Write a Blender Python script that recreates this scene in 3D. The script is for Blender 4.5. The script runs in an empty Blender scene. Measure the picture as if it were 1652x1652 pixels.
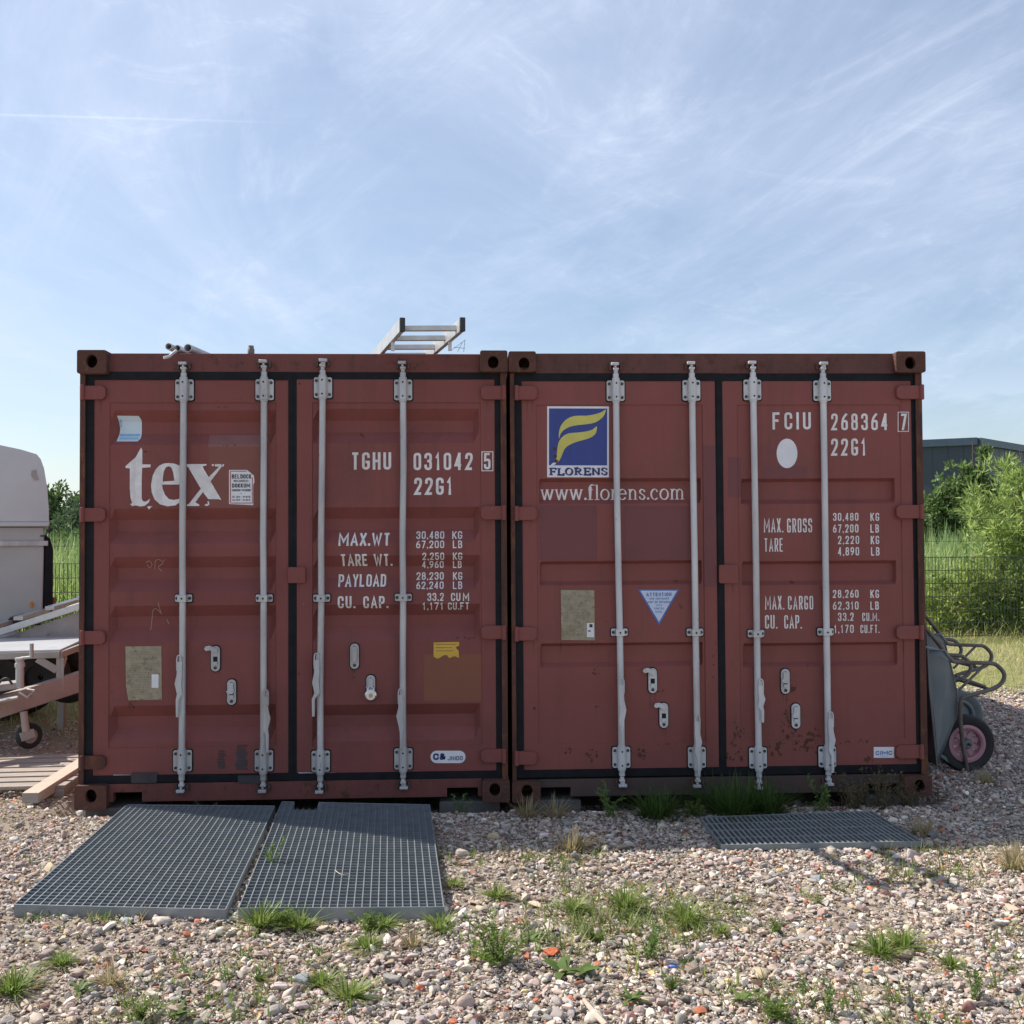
import bpy, bmesh, math, random
import numpy as np
from mathutils import Vector, Matrix, Quaternion
from mathutils.geometry import tessellate_polygon
R = math.radians
S = bpy.context.scene
C = S.collection
random.seed(7)
rng = np.random.default_rng(11)

# ------------------------------------------------------------ camera, light, exposure
CAM = np.array([-.2243, -5.881, 1.5264]); YAW, PITCH, ROLL, FPX = R(2.414), R(1.339), R(-.2656), 1653.4
fw = np.array([math.sin(YAW)*math.cos(PITCH), math.cos(YAW)*math.cos(PITCH), math.sin(PITCH)])
rt = np.array([math.cos(YAW), -math.sin(YAW), 0.]); up = np.cross(rt, fw)
rt2 = rt*math.cos(ROLL)+up*math.sin(ROLL); up2 = -rt*math.sin(ROLL)+up*math.cos(ROLL)
cd = bpy.data.cameras.new('camera'); cam = bpy.data.objects.new('camera', cd); C.objects.link(cam)
cd.sensor_fit = 'HORIZONTAL'; cd.sensor_width = 36; cd.lens = 36*FPX/1652
cd.clip_start = .05; cd.clip_end = 4000
cam.matrix_world = Matrix(((rt2[0], up2[0], -fw[0], CAM[0]), (rt2[1], up2[1], -fw[1], CAM[1]),
                           (rt2[2], up2[2], -fw[2], CAM[2]), (0, 0, 0, 1)))
S.camera = cam

SUN_AZ, SUN_EL = -65.8, 48.2          # azimuth from +Y towards +X
sd = Vector((math.sin(R(SUN_AZ))*math.cos(R(SUN_EL)), math.cos(R(SUN_AZ))*math.cos(R(SUN_EL)), math.sin(R(SUN_EL))))
ld = bpy.data.lights.new('sun', 'SUN'); ld.energy = 4.6; ld.angle = R(.55); ld.color = (1, .93, .83)
sun = bpy.data.objects.new('sun', ld); C.objects.link(sun)
sun.rotation_euler = (-sd).to_track_quat('-Z', 'Y').to_euler(); sun.location = (0, 0, 20)

w = bpy.data.worlds.new('World'); S.world = w; w.use_nodes = True
nt = w.node_tree; nt.nodes.clear(); N = nt.nodes.new; L = nt.links.new
out = N('ShaderNodeOutputWorld'); bg = N('ShaderNodeBackground'); L(bg.outputs[0], out.inputs[0])
sky = N('ShaderNodeTexSky'); sky.sky_type = 'NISHITA'; sky.sun_disc = False
sky.sun_elevation = R(SUN_EL); sky.sun_rotation = R(SUN_AZ % 360); sky.air_density = 1.0; sky.dust_density = .8; sky.ozone_density = 1.6
tc = N('ShaderNodeTexCoord'); sp = N('ShaderNodeSeparateXYZ'); L(tc.outputs['Generated'], sp.inputs[0])
def mth(op, a, b=None, clamp=False):
    n = N('ShaderNodeMath'); n.operation = op; n.use_clamp = clamp
    for i, v in enumerate((a, b)):
        if v is None: continue
        if isinstance(v, (int, float)): n.inputs[i].default_value = v
        else: L(v, n.inputs[i])
    return n.outputs[0]
zz = mth('ADD', mth('MAXIMUM', sp.outputs[2], 0.0), .17)
cx = N('ShaderNodeCombineXYZ'); L(mth('DIVIDE', sp.outputs[0], zz), cx.inputs[0]); L(mth('DIVIDE', sp.outputs[1], zz), cx.inputs[1])
def cloud(rot, scl, loc, nscale, detail, rough, dist, lo, hi):
    m0 = N('ShaderNodeMapping'); m0.inputs['Rotation'].default_value = (0, 0, R(rot)); L(cx.outputs[0], m0.inputs[0])
    m = N('ShaderNodeMapping'); m.inputs['Scale'].default_value = scl; m.inputs['Location'].default_value = loc; L(m0.outputs[0], m.inputs[0])
    n = N('ShaderNodeTexNoise'); n.inputs['Scale'].default_value = nscale; n.inputs['Detail'].default_value = detail
    n.inputs['Roughness'].default_value = rough; n.inputs['Distortion'].default_value = dist; L(m.outputs[0], n.inputs[0])
    mr = N('ShaderNodeMapRange'); mr.interpolation_type = 'SMOOTHSTEP'
    mr.inputs['From Min'].default_value = lo; mr.inputs['From Max'].default_value = hi; L(n.outputs[0], mr.inputs[0])
    return mr.outputs[0]
c1 = cloud(12, (1.3, .5, 1), (3.7, 1.3, 0), .80, 12, .64, 1.3, .32, .78)
c2 = cloud(-26, (1.9, .55, 1), (4.1, 2.2, 0), 1.5, 13, .70, 1.5, .46, .80)
c3 = cloud(0, (1, 1, 1), (6.1, 2.4, 0), .55, 6, .58, .8, .30, .66)
c4 = cloud(60, (1.0, .8, 1), (2.3, 7.2, 0), 5.5, 9, .70, 1.8, .50, .74)
wisps = mth('ADD', mth('MULTIPLY', c1, .40), .08)
wisps = mth('ADD', wisps, mth('MULTIPLY', mth('MULTIPLY', c2, c3), .34))
wisps = mth('ADD', wisps, mth('MULTIPLY', mth('MULTIPLY', c4, c1), .30))
wisps = mth('ADD', wisps, mth('MULTIPLY', c3, .20), True)
ra_, rb_ = fw+rt2*((0-826)/FPX)-up2*((185-826)/FPX), fw+rt2*((500-826)/FPX)-up2*((199-826)/FPX)
cn = np.cross(ra_, rb_); cn /= np.linalg.norm(cn)
dp = N('ShaderNodeVectorMath'); dp.operation = 'DOT_PRODUCT'; L(tc.outputs['Generated'], dp.inputs[0]); dp.inputs[1].default_value = tuple(cn)
cl_ = N('ShaderNodeMapRange'); cl_.inputs['From Min'].default_value = .0016; cl_.inputs['From Max'].default_value = .0002; L(mth('ABSOLUTE', dp.outputs['Value']), cl_.inputs[0])
cxr = N('ShaderNodeMapRange'); cxr.inputs['From Min'].default_value = -.14; cxr.inputs['From Max'].default_value = -.32; L(sp.outputs[0], cxr.inputs[0])
wisps = mth('ADD', wisps, mth('MULTIPLY', mth('MULTIPLY', cl_.outputs[0], cxr.outputs[0]), .22), True)
# low cumulus near the horizon
m = N('ShaderNodeMapping'); m.inputs['Scale'].default_value = (5, 5, 15); L(tc.outputs['Generated'], m.inputs[0])
n = N('ShaderNodeTexNoise'); n.inputs['Scale'].default_value = 1.5; n.inputs['Detail'].default_value = 8; L(m.outputs[0], n.inputs[0])
mr = N('ShaderNodeMapRange'); mr.inputs['From Min'].default_value = .5; mr.inputs['From Max'].default_value = .62; L(n.outputs[0], mr.inputs[0])
mz = N('ShaderNodeMapRange'); mz.inputs['From Min'].default_value = .19; mz.inputs['From Max'].default_value = .06; L(sp.outputs[2], mz.inputs[0])
low = mth('MULTIPLY', mth('MULTIPLY', mr.outputs[0], mz.outputs[0]), .85)
tot = mth('MAXIMUM', wisps, low, True)
hs = N('ShaderNodeHueSaturation'); hs.inputs['Saturation'].default_value = 1.0; hs.inputs['Value'].default_value = .94; L(sky.outputs[0], hs.inputs['Color'])
mx = N('ShaderNodeMix'); mx.data_type = 'RGBA'; L(tot, mx.inputs[0]); L(hs.outputs[0], mx.inputs[6]); mx.inputs[7].default_value = (5.6, 6.3, 7.7, 1)
L(mx.outputs[2], bg.inputs[0]); bg.inputs[1].default_value = .10
S.view_settings.view_transform = 'Standard'; S.view_settings.look = 'None'; S.view_settings.exposure = 0.55; S.view_settings.gamma = 1

# ------------------------------------------------------------ measuring helpers (photo pixel -> place in the world)
def ray(px, py):
    d = fw + rt2*((px-826)/FPX) - up2*((py-826)/FPX); return d
def G(px, py, z=0.):                  # on the ground plane
    d = ray(px, py); t = (z-CAM[2])/d[2]; return Vector(CAM+d*t)
def P(px, py, D):                     # at distance D along the view axis
    return Vector(CAM+ray(px, py)*D)

# ------------------------------------------------------------ materials
def mat(name, c1, c2=None, scale=6., rough=.6, metal=0., bump=0., bscale=None, spots=None, detail=6, stretch=(1, 1, 1), trans=0., attr=None, rvar=.0, spec=.5, streak=None):
    m = bpy.data.materials.new(name); m.use_nodes = True; t = m.node_tree; b = t.nodes['Principled BSDF']
    n_ = t.nodes.new; l_ = t.links.new
    b.inputs['Roughness'].default_value = rough; b.inputs['Metallic'].default_value = metal
    b.inputs['Specular IOR Level'].default_value = spec
    tcn = n_('ShaderNodeTexCoord'); mp = n_('ShaderNodeMapping'); mp.inputs['Scale'].default_value = stretch; l_(tcn.outputs['Object'], mp.inputs[0])
    def noise(sc, det=detail, ro=.6):
        q = n_('ShaderNodeTexNoise'); q.inputs['Scale'].default_value = sc; q.inputs['Detail'].default_value = det; q.inputs['Roughness'].default_value = ro
        l_(mp.outputs[0], q.inputs[0]); return q.outputs[0]
    def rng_(src, lo, hi, a=0., z=1.):
        q = n_('ShaderNodeMapRange'); q.inputs['From Min'].default_value = lo; q.inputs['From Max'].default_value = hi
        q.inputs['To Min'].default_value = a; q.inputs['To Max'].default_value = z; l_(src, q.inputs[0]); return q.outputs[0]
    def mix(f, a, c):
        q = n_('ShaderNodeMix'); q.data_type = 'RGBA'; l_(f, q.inputs[0])
        for i, v in ((6, a), (7, c)):
            if isinstance(v, tuple): q.inputs[i].default_value = (*v, 1)
            else: l_(v, q.inputs[i])
        return q.outputs[2]
    c2 = c2 or tuple(x*.8 for x in c1)
    if attr:
        at = n_('ShaderNodeAttribute'); at.attribute_name = attr
        col = mix(rng_(noise(scale), .3, .7, .0, .35), at.outputs['Color'], c2)
    else:
        col = mix(rng_(noise(scale), .32, .68), c1, c2)
    for sc, lo, hi, sp_ in (spots or []):
        col = mix(rng_(noise(sc, 8, .7), lo, hi), col, sp_)
    if streak:
        m2 = n_('ShaderNodeMapping'); m2.inputs['Scale'].default_value = (9, 9, .55); l_(tcn.outputs['Object'], m2.inputs[0])
        q = n_('ShaderNodeTexNoise'); q.inputs['Scale'].default_value = 1.3; q.inputs['Detail'].default_value = 9; q.inputs['Roughness'].default_value = .7; l_(m2.outputs[0], q.inputs[0])
        col = mix(rng_(q.outputs[0], .50, .80, 0, streak[0]), col, streak[1]); col = mix(rng_(noise(1.4, 10, .75), .54, .74, 0, streak[0]), col, streak[1])
        col = mix(rng_(noise(85, 4, .6), .68, .71, 0, .6), col, streak[2])
    l_(col, b.inputs['Base Color'])
    if rvar: l_(rng_(noise(scale*2.3), .3, .7, max(.03, rough-rvar), min(1, rough+rvar)), b.inputs['Roughness'])
    if bump:
        bp = n_('ShaderNodeBump'); bp.inputs['Strength'].default_value = min(1, bump*3); bp.inputs['Distance'].default_value = .004*bump*3; l_(noise(bscale or scale*5, 6, .65), bp.inputs['Height']); l_(bp.outputs[0], b.inputs['Normal'])
    if trans:
        tr = n_('ShaderNodeBsdfTranslucent'); l_(col, tr.inputs[0]); ad = n_('ShaderNodeMixShader'); ad.inputs[0].default_value = trans
        l_(b.outputs[0], ad.inputs[1]); l_(tr.outputs[0], ad.inputs[2]); l_(ad.outputs[0], t.nodes['Material Output'].inputs[0])
    return m
RUST = (.075, .032, .018); RUSTO = (.17, .07, .03)
M = {
 'paintL': mat('maroon_paint', (.228, .070, .062), (.198, .060, .054), 2.2, .60, bump=.16, bscale=5, spec=.3, streak=(.55, (.115, .052, .044), (.31, .17, .15)), spots=[(26, .72, .78, RUST), (3.1, .60, .80, (.14, .062, .055))], rvar=.08),
 'paintR': mat('brick_red_paint', (.245, .076, .066), (.212, .066, .058), 2.0, .58, bump=.16, bscale=5, spec=.3, streak=(.5, (.125, .055, .046), (.12, .05, .035)), spots=[(17, .70, .76, RUST), (2.7, .62, .82, (.16, .07, .06))], rvar=.08),
 'frameL': mat('weathered_frame_paint', (.175, .057, .050), (.14, .048, .043), 5, .65, bump=.25, spec=.3, streak=(.7, (.07, .035, .03), (.25, .17, .14)), spots=[(14, .55, .68, RUST), (40, .66, .74, (.24, .13, .09))]),
 'frameR': mat('weathered_frame_paint_b', (.145, .056, .048), (.10, .044, .038), 5, .65, bump=.25, spec=.3, streak=(.8, (.065, .038, .03), (.24, .16, .13)), spots=[(12, .52, .66, RUST), (40, .66, .74, (.22, .12, .08))]),
 'post': mat('rusty_post_steel', (.125, .046, .034), (.07, .034, .026), 7, .75, bump=.45, spec=.3, streak=(.9, (.045, .025, .018), (.34, .24, .18)), stretch=(1, 1, .35), spots=[(22, .52, .64, RUSTO), (55, .66, .72, (.33, .26, .20))]),
 'cast': mat('rusty_cast_steel', (.085, .042, .032), (.125, .056, .042), 9, .8, bump=.8, spec=.25, spots=[(30, .56, .66, (.17, .08, .05)), (70, .68, .74, (.30, .24, .2))]),
 'sillR': mat('grimy_sill_steel', (.060, .044, .040), (.085, .05, .042), 5, .75, bump=.3, spots=[(18, .6, .7, RUST)]),
 'gasket': mat('black_rubber', (.007, .008, .011), (.014, .015, .018), 14, .6, bump=.2, spec=.18),
 'dark': mat('dark_cavity', (.012, .012, .012), None, 5, .9),
 'galv': mat('galvanised_steel', (.56, .57, .57), (.40, .40, .41), 9, .45, .25, bump=.2, streak=(.8, (.28, .24, .21), (.16, .10, .07)), spots=[(35, .66, .74, (.20, .15, .12))], stretch=(1, 1, .3), rvar=.1),
 'galvw': mat('white_galvanised_steel', (.66, .67, .67), (.50, .51, .52), 9, .5, .1, bump=.2, streak=(.75, (.33, .27, .23), (.22, .11, .07)), spots=[(30, .68, .75, (.28, .2, .15))], stretch=(1, 1, .3)),
 'bolt': mat('dark_bolt', (.10, .085, .075), (.05, .045, .04), 60, .6, .5),
 'grate': mat('grey_grating_steel', (.30, .33, .35), (.22, .25, .27), 12, .5, .45, bump=.1),
 'grated': mat('dull_grating_steel', (.27, .30, .30), (.19, .21, .21), 12, .7, .2, bump=.1),
 'alu': mat('aluminium', (.62, .62, .60), (.5, .5, .48), 14, .42, .55, bump=.05),
 'blackp': mat('black_plastic', (.03, .03, .032), None, 20, .5),
 'white': mat('white_lettering', (.80, .80, .79), (.66, .65, .64), 25, .55, streak=(.55, (.46, .37, .35), (.30, .13, .11)), spots=[(90, .70, .74, (.25, .12, .10))]),
 'white2': mat('white_vinyl', (.76, .77, .79), (.68, .69, .72), 12, .45),
 'tri': mat('pale_blue_vinyl', (.58, .66, .80), (.50, .58, .74), 18, .45),
 'blue': mat('blue_vinyl', (.030, .055, .27), (.025, .045, .21), 8, .42, stretch=(6, 1, 1), spots=[(50, .70, .75, (.2, .28, .5))]),
 'navy': mat('navy_print', (.02, .03, .17), None, 20, .5),
 'black': mat('black_print', (.02, .02, .022), None, 20, .5),
 'yellow': mat('yellow_vinyl', (.62, .58, .13), (.52, .48, .11), 9, .5),
 'yellow2': mat('yellow_sticker', (.66, .42, .05), (.55, .35, .05), 14, .5),
 'orange': mat('orange_brown_paint', (.225, .078, .040), (.19, .066, .038), 4, .6),
 'orange2': mat('brownish_patch_paint', (.215, .074, .052), (.19, .066, .05), 4, .6),
 'patch': mat('faded_patch_paint', (.24, .105, .095), (.21, .09, .082), 8, .6),
 'dpatch': mat('dark_patch_paint', (.165, .048, .047), (.145, .043, .043), 5, .55),
 'lblue': mat('faded_blue_sticker', (.60, .72, .76), (.52, .66, .74), 10, .5),
 'lblue2': mat('sky_blue_print', (.20, .42, .70), (.34, .54, .74), 30, .5),
 'midblue': mat('mid_blue_print', (.06, .17, .48), None, 30, .5),
 'redp': mat('red_print', (.42, .04, .06), None, 20, .5),
 'plate': mat('weathered_data_plate', (.36, .32, .23), (.26, .23, .17), 30, .5, .3, spots=[(60, .57, .66, (.11, .09, .06)), (9, .58, .7, (.22, .16, .09))]),
 'plateink': mat('worn_plate_print', (.14, .11, .075), (.30, .26, .19), 45, .6),
 'rustrun': mat('rust_run_stain', (.135, .055, .040), (.17, .062, .05), 30, .9),
 'rustblot': mat('rust_blot', RUST, (.12, .045, .022), 20, .9),
 'tarp': mat('tape_grey', (.055, .045, .05), (.03, .028, .034), 12, .6),
 'rubber': mat('tyre_rubber', (.016, .016, .017), (.026, .026, .027), 20, .75),
 'rubberg': mat('grey_tyre_rubber', (.15, .17, .17), (.12, .14, .14), 15, .7),
 'pink': mat('faded_pink_plastic', (.52, .25, .29), (.42, .2, .24), 8, .5),
 'tray': mat('blue_grey_tray_steel', (.165, .19, .20), (.135, .16, .17), 4, .45, .15, bump=.1, spots=[(3.5, .66, .70, (.11, .055, .035)), (12, .66, .72, (.12, .1, .07))]),
 'tube': mat('rusty_grey_tube', (.20, .19, .18), (.12, .09, .075), 8, .6, .2, spots=[(9, .55, .68, (.14, .07, .045))]),
 'cream': mat('off_white_fibreglass', (.58, .61, .60), (.53, .555, .55), 2, .35, spots=[(2.5, .6, .8, (.48, .47, .43))]),
 'panelg': mat('pale_grey_panel', (.46, .48, .45), (.41, .425, .40), 3, .45),
 'trailm': mat('dull_trailer_steel', (.40, .38, .36), (.31, .29, .27), 6, .5, .3, bump=.1, spots=[(10, .6, .7, (.2, .13, .09))]),
 'deck': mat('pale_deck_sheet', (.58, .60, .62), (.48, .50, .52), 3, .4, .3, spots=[(9, .62, .72, (.3, .27, .25))]),
 'drawbar': mat('brown_grey_beam', (.42, .38, .35), (.33, .30, .28), 6, .6, .2, bump=.1, spots=[(14, .6, .7, (.16, .08, .05))]),
 'wood': mat('pale_timber', (.55, .45, .36), (.45, .36, .28), 5, .75, bump=.3, stretch=(1, 6, 6)),
 'oldwood': mat('weathered_grey_timber', (.42, .36, .31), (.30, .26, .22), 7, .85, bump=.4, stretch=(1, 7, 7)),
 'amber': mat('amber_lens', (.8, .25, .02), None, 20, .3),
 'redlens': mat('red_lens', (.4, .03, .02), None, 20, .3),
 'fence': mat('dark_green_wire', (.035, .055, .04), None, 8, .6),
 'wall': mat('blue_grey_cladding', (.038, .056, .078), (.033, .049, .068), .3, .5, .1),
 'roofm': mat('dark_roof_trim', (.06, .10, .15), None, 3, .5),
 'concrete': mat('dirty_concrete_block', (.16, .15, .14), (.1, .095, .09), 8, .9, bump=.4),
 'chalk': mat('chalk', (.42, .34, .32), (.28, .17, .16), 60, .8),
 'chrome': mat('bright_padlock_steel', (.75, .76, .76), (.6, .6, .6), 20, .22, .9),
}
def leafmat(name, a, b, trans=.35, rough=.5):
    m = mat(name, a, b, 3.0, rough, trans=trans+.13, attr='tint', spec=.4); return m
M['grass'] = leafmat('weed_leaf', (.1, .2, .03), (.10, .16, .03))
M['leaf'] = leafmat('shrub_leaf', (.1, .2, .03), (.08, .14, .03))
M['bark'] = mat('thin_bark', (.16, .13, .10), (.10, .08, .06), 12, .85)
M['gravel'] = mat('gravel_stone', (.5, .5, .5), (.30, .26, .22), 45, .85, bump=.25, bscale=160, attr='tint', spec=.25)
M['rock'] = mat('grey_rock', (.20, .215, .24), (.30, .31, .33), 22, .85, bump=.5, bscale=60)
M['rockw'] = mat('pale_rock', (.56, .55, .53), (.44, .43, .42), 22, .85, bump=.5, bscale=60)
M['rockp'] = mat('brownish_rock', (.33, .25, .22), (.24, .18, .17), 22, .85, bump=.5, bscale=60)
M['brick'] = mat('broken_brick', (.50, .13, .05), (.42, .12, .06), 22, .9, bump=.5, bscale=60)

# ------------------------------------------------------------ object helpers
def tag(o, label=None, cat=None, group=None, kind=None):
    if label: o['label'] = label
    if cat: o['category'] = cat
    if group: o['group'] = group
    if kind: o['kind'] = kind
    return o
def empty(name, loc=(0, 0, 0), rot=(0, 0, 0), **k):
    o = bpy.data.objects.new(name, None); C.objects.link(o); o.location = loc; o.rotation_euler = rot; o.empty_display_size = .1
    return tag(o, **k)
def v3(a): return Vector((float(a[0]), float(a[1]), float(a[2])))
def rrect(x0, z0, x1, z1, r=.01, n=4):
    pts = []
    for cx_, cz_, a0 in ((x1-r, z0+r, -90), (x1-r, z1-r, 0), (x0+r, z1-r, 90), (x0+r, z0+r, 180)):
        for i in range(n+1):
            a = R(a0+90*i/n); pts.append((cx_+r*math.cos(a), cz_+r*math.sin(a)))
    return pts
def ell(cx_, cz_, rx, rz, n=20):
    return [(cx_+rx*math.cos(2*math.pi*i/n), cz_+rz*math.sin(2*math.pi*i/n)) for i in range(n)]
class MB:
    def __init__(s): s.v = []; s.f = []; s.m = []; s.cur = 0; s.mats = []
    def use(s, m):
        m = M[m] if isinstance(m, str) else m
        if m not in s.mats: s.mats.append(m)
        s.cur = s.mats.index(m); return s
    def add(s, vs, fs):
        b = len(s.v); s.v += [tuple(map(float, q)) for q in vs]; s.f += [tuple(i+b for i in f) for f in fs]; s.m += [s.cur]*len(fs); return s
    def box(s, x0, y0, z0, x1, y1, z1):
        vs = [(x, y, z) for z in (z0, z1) for y in (y0, y1) for x in (x0, x1)]
        return s.add(vs, [(0, 2, 3, 1), (4, 5, 7, 6), (0, 1, 5, 4), (2, 6, 7, 3), (0, 4, 6, 2), (1, 3, 7, 5)])
    def bar(s, a, b, w_, h, upv=(0, 0, 1)):      # rectangular beam between two points
        a, b = v3(a), v3(b); d = (b-a).normalized(); u = v3(upv); sx = d.cross(u).normalized(); u = sx.cross(d).normalized()
        vs = [p+sx*(i*w_/2)+u*(j*h/2) for p in (a, b) for j in (-1, 1) for i in (-1, 1)]
        return s.add(vs, [(0, 2, 3, 1), (4, 5, 7, 6), (0, 1, 5, 4), (2, 6, 7, 3), (0, 4, 6, 2), (1, 3, 7, 5)])
    def prism(s, loop, y0, y1, holes=()):        # loop in x,z, extruded along y; holes are open on both faces
        loops = [loop]+list(holes); flat = [p for l in loops for p in l]; n = len(flat)
        tri = tessellate_polygon([[Vector((p[0], p[1], 0)) for p in l] for l in loops])
        fs = []
        for t in tri:
            a, b, c = (flat[i] for i in t); ar = (b[0]-a[0])*(c[1]-a[1])-(b[1]-a[1])*(c[0]-a[0])
            if abs(ar) < 1e-12: continue
            t = tuple(t) if ar > 0 else tuple(reversed(t))
            fs.append(t); fs.append(tuple(i+n for i in reversed(t)))
        k = 0
        for li, l in enumerate(loops):
            ar = sum(l[i][0]*l[(i+1) % len(l)][1]-l[(i+1) % len(l)][0]*l[i][1] for i in range(len(l)))
            ccw = (ar > 0) == (li == 0)
            for i in range(len(l)):
                a, b = k+i, k+(i+1) % len(l)
                fs.append((b, a, a+n, b+n) if ccw else (a, b, b+n, a+n))
            k += len(l)
        return s.add([(p[0], y0, p[1]) for p in flat]+[(p[0], y1, p[1]) for p in flat], fs)
    def tube(s, path, r, n=10, cap=True, closed=False):
        path = [v3(p) for p in path]; rs = r if isinstance(r, (list, tuple)) else [r]*len(path); m_ = len(path)
        d0 = (path[1]-path[0]).normalized(); ref = Vector((0, 0, 1)) if abs(d0.z) < .9 else Vector((1, 0, 0))
        u = d0.cross(ref).normalized(); vs = []
        for i, p in enumerate(path):
            if closed: d = (path[(i+1) % m_]-path[i-1])
            else: d = path[min(i+1, m_-1)]-path[max(i-1, 0)]
            d.normalize(); u = (u-d*u.dot(d)).normalized(); v_ = d.cross(u)
            for k in range(n):
                a = 2*math.pi*k/n; vs.append(p+u*(rs[i]*math.cos(a))+v_*(rs[i]*math.sin(a)))
        fs = []
        for i in range(m_ if closed else m_-1):
            j = (i+1) % m_
            for k in range(n):
                k2 = (k+1) % n; fs.append((i*n+k, i*n+k2, j*n+k2, j*n+k))
        if cap and not closed: fs += [tuple(range(n-1, -1, -1)), tuple((m_-1)*n+k for k in range(n))]
        return s.add(vs, fs)
    def cyl(s, a, b, r, n=14): return s.tube([a, b], r, n)
    def lathe(s, prof, c, ax, n=28):             # prof: (radius, along-axis)
        c, ax = v3(c), v3(ax).normalized(); ref = Vector((0, 0, 1)) if abs(ax.z) < .9 else Vector((1, 0, 0))
        u = ax.cross(ref).normalized(); v_ = ax.cross(u); vs = []; m_ = len(prof)
        for r_, h in prof:
            for k in range(n):
                a = 2*math.pi*k/n; vs.append(c+ax*h+u*(r_*math.cos(a))+v_*(r_*math.sin(a)))
        return s.add(vs, [(i*n+k, i*n+(k+1) % n, ((i+1) % m_)*n+(k+1) % n, ((i+1) % m_)*n+k) for i in range(m_) for k in range(n)])
    def build(s, name, m=None, parent=None, smooth=False, bevel=0., tint=None):
        me = bpy.data.meshes.new(name); me.from_pydata(s.v, [], s.f)
        for q in (s.mats or [M[m] if isinstance(m, str) else m]): me.materials.append(q)
        if s.mats: me.polygons.foreach_set('material_index', s.m)
        me.update()
        if smooth:
            me.polygons.foreach_set('use_smooth', [True]*len(me.polygons))
            me.set_sharp_from_angle(angle=R(38))
        o = bpy.data.objects.new(name, me); C.objects.link(o); o.parent = parent
        if bevel:
            b = o.modifiers.new('bevel', 'BEVEL'); b.width = bevel; b.segments = 2; b.limit_method = 'ANGLE'; b.angle_limit = R(40)
        return o
def smoothpath(pts, k=6, closed=False):
    pts = [v3(p) for p in pts]; n = len(pts); o = []
    rng_ = range(n if closed else n-1)
    for i in rng_:
        if closed: a, b, c, d = pts[i-1], pts[i], pts[(i+1) % n], pts[(i+2) % n]
        else: a, b, c, d = pts[max(i-1, 0)], pts[i], pts[i+1], pts[min(i+2, n-1)]
        for j in range(k):
            t = j/k; o.append(.5*((2*b)+(c-a)*t+(2*a-5*b+4*c-d)*t*t+(3*b-a-3*c+d)*t**3))
    if not closed: o.append(pts[-1])
    return o
def sp2(pts, k=5, closed=True): return [(p.x, p.y) for p in smoothpath([(a, b, 0) for a, b in pts], k, closed)]
def npmesh(name, V, F, m, tint=None, smooth=False, parent=None):
    me = bpy.data.meshes.new(name); V = np.asarray(V, np.float32); F = np.asarray(F, np.int32); k = F.shape[1]
    me.vertices.add(len(V)); me.vertices.foreach_set('co', V.ravel())
    me.loops.add(F.size); me.loops.foreach_set('vertex_index', F.ravel())
    me.polygons.add(len(F)); me.polygons.foreach_set('loop_start', np.arange(0, F.size, k, dtype=np.int32))
    me.polygons.foreach_set('loop_total', np.full(len(F), k, np.int32))
    if smooth is True: me.polygons.foreach_set('use_smooth', np.ones(len(F), bool))
    elif smooth is not False: me.polygons.foreach_set('use_smooth', smooth)
    me.materials.append(M[m] if isinstance(m, str) else m)
    if tint is not None:
        at = me.attributes.new('tint', 'FLOAT_COLOR', 'POINT'); c4 = np.ones((len(V), 4), np.float32); c4[:, :3] = tint; at.data.foreach_set('color', c4.ravel())
    me.update(calc_edges=True); me.validate()
    o = bpy.data.objects.new(name, me); C.objects.link(o); o.parent = parent
    return o
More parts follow.
